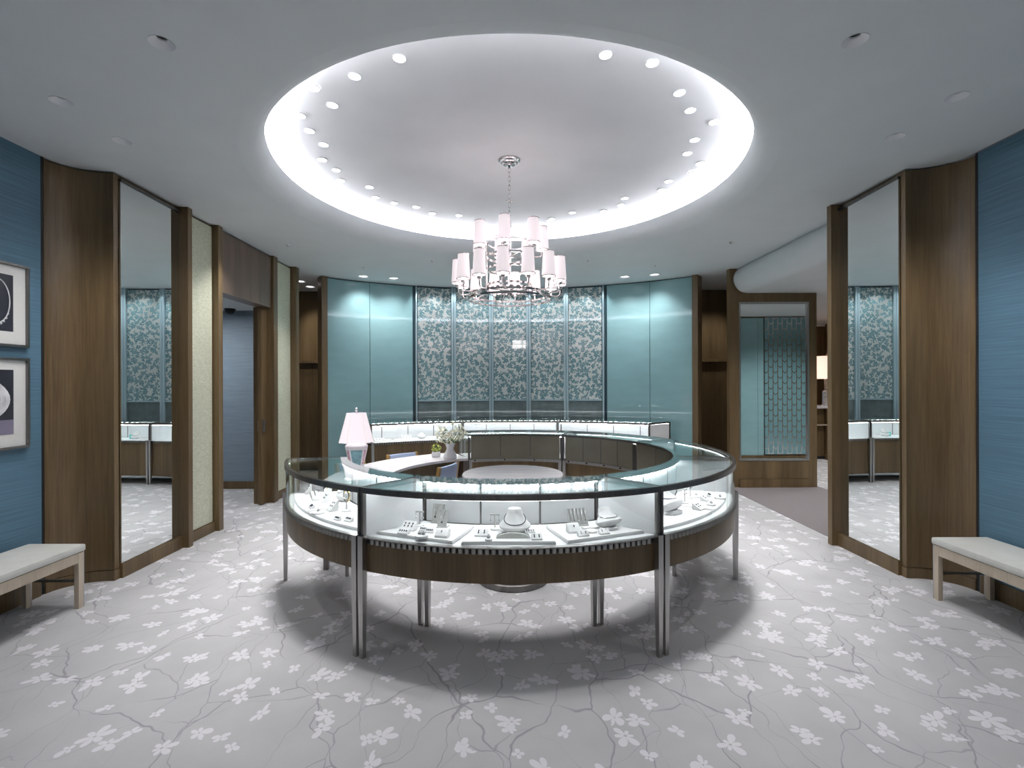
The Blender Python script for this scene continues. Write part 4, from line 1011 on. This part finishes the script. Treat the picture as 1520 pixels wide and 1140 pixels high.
# passage-side third
place(panel('wide grey panel hung with five fine chains in the closest case', 0.125, 0.105, 16, 5), 858, 781)
place(bx('display_riser', 'leather', None, -0.05, 0.05, -0.02, 0.02, 0, 0.012, bevel=0.001), 876, 785)
tag(bpy.data.objects['display_riser'], 'low white riser bar beside the wide grey pendant panel', 'jewelry display')
place(ring_block('white ring block in front of the wide grey pendant panel', 0.07, 0.06, 0.045), 850, 790)
place(wedge('white card with two small studs before the wide grey pendant panel', 0.065, 0.03, 0.03, 2, 'silver'), 865, 796)
place(disc('flat round white disc between the two stud cards on the passage-side board', 0.032, 0), 877, 790)
place(wedge('white card with two small studs in front of the tilted necklace bust', 0.06, 0.03, 0.028, 2, 'silver'), 896, 793)
place(bust('white tilted necklace bust with a silver-grey necklace in the closest case, passage-side third', 0.115, 0.175, 26, 'silver'), 905, 786, rot=28)
# doorway-side case
place(bangle('round gold bangle on a white pedestal near the corner post'), 514, 757)
place(disc('round white disc with a ring finger on the board of the bangle case', 0.042, 1), 472, 761)
place(wedge('white card of dark studs beside the round disc in the bangle case', 0.05, 0.03, 0.025, 3), 462, 753)
place(wedge('steep white sloped card with a dark bracelet, next to the gold bangle', 0.06, 0.06, 0.075, 2, name='bracelet_card', cat='bracelet display'), 493, 757)
place(wedge('steep white card with one dark ring, behind the other steep card of the bangle case', 0.06, 0.05, 0.07, 2), 482, 744)
place(wedge('little white card with four studs at the front of the bangle case', 0.05, 0.025, 0.025, 4), 500, 771)
place(wedge('white card with dark stones touching the corner post end of the bangle case', 0.06, 0.03, 0.03, 4), 517, 773)
place(arch('long low white bracelet ramp by the clear glass end of the bangle case', 0.26, 0.04, 0.05), 466, 737)
place(wedge('tall leaning white card by the clear glass end of the bangle case', 0.08, 0.05, 0.075, 1), 457, 731)
place(wedge('wide sloped card with a gold and silver chain at the rear of the bangle case', 0.13, 0.06, 0.06, 5, 'gold', name='bracelet_card', cat='bracelet display'), 486, 729)
place(bust('plain white bust at the rear of the bangle case behind the gold bangle', 0.16, 0.15, 6, 'silver'), 508, 742)
# passage-side case
place(bust('large white reclining bust with a dark pendant beside the corner post of the passage-side case', 0.17, 0.20, 34), 1000, 763, rot=40)
place(tbar('first grey earring stand behind the reclining bust in the passage-side case', 0.10, 0.05), 1016, 748)
place(tbar('second, deeper grey earring stand behind the reclining bust in the passage-side case', 0.11, 0.05), 1024, 740)
place(disc('dark-ringed white disc with ring finger near the earring stands of the passage-side case', 0.042, 1), 1033, 738.5)
place(wedge('white sloped card with a dark bracelet lying before the earring stands', 0.07, 0.06, 0.045, 2, name='bracelet_card', cat='bracelet display'), 1036, 757)
place(wedge('white sloped card next to the small studs in the passage-side case', 0.06, 0.05, 0.04, 1), 1045, 744)
place(wedge('small white card of studs halfway along the passage-side case', 0.05, 0.03, 0.025, 3), 1052, 738)
place(disc('flat little disc with ring finger in the middle of the passage-side case', 0.03, 1), 1055, 751)
place(disc('round white disc with ring finger at the far end of the passage-side case', 0.038, 1), 1068, 741)
# cases along the far wall
def far(o, r, a, rot=None):
    aa = math.radians(a); o.location = (r*math.sin(aa), BC-r*math.cos(aa), DECK+0.0005); o.rotation_euler = (0, 0, aa+PI if rot is None else rot); return o
far(wedge('white card lying in the far case nearest the pink-white lamp', 0.16, 0.07, 0.05, 3), 4.05, 209.5)
far(disc('white disc with two ring fingers in the far case behind the lamp', 0.06, 2), 4.0, 206.8)
far(panel('white tilted panel in the far case between the lamp and the small pot', 0.16, 0.09, 30, 3, 'leather'), 4.08, 203.5)
far(bust('small white bust in the far case above the honey wood chair', 0.10, 0.14, 20, 'silver'), 4.05, 200.2)
far(wedge('white card with studs in the far case just beside the small bust', 0.14, 0.06, 0.045, 4), 4.0, 198.0)
far(tbar('white earring stand in the far case behind the flower vase', 0.12, 0.08), 4.08, 195.3)
for s in (-1, 1):
    e = 'doorway' if s < 0 else 'passage'
    far(wedge(f'white stud card in the middle far case, {e}-side end', 0.15, 0.06, 0.05, 4), 4.03, 180-s*7.6)
    far(bust(f'white bust in the middle far case, {e}-side half', 0.12, 0.15, 12, 'silver'), 4.08, 180-s*4.6)
    far(disc(f'white disc with ring fingers near the centre of the middle far case, {e} side', 0.055, 2), 4.0, 180-s*1.9)
    bxo = thing('gift_box', f'small turquoise gift box in the middle far case, {e} side', 'box')
    LB(bxo, 'box_body', 'tiffany', MB().box(-0.03, 0.03, -0.03, 0.03, 0, 0.05), smooth=False); LB(bxo, 'lid', 'tiffany', MB().box(-0.032, 0.032, -0.032, 0.032, 0.0505, 0.068), smooth=False); LB(bxo, 'ribbon', 'white', MB().box(-0.006, 0.006, -0.0335, 0.0335, 0.0685, 0.071), smooth=False)
    far(bxo, 4.15, 180-s*3.2)
far(wedge('white card with studs in the far case at the framed mirror end', 0.15, 0.06, 0.05, 4), 4.03, 162)
far(bust('white bust in the far case at the framed mirror end', 0.12, 0.15, 12, 'silver'), 4.08, 156)
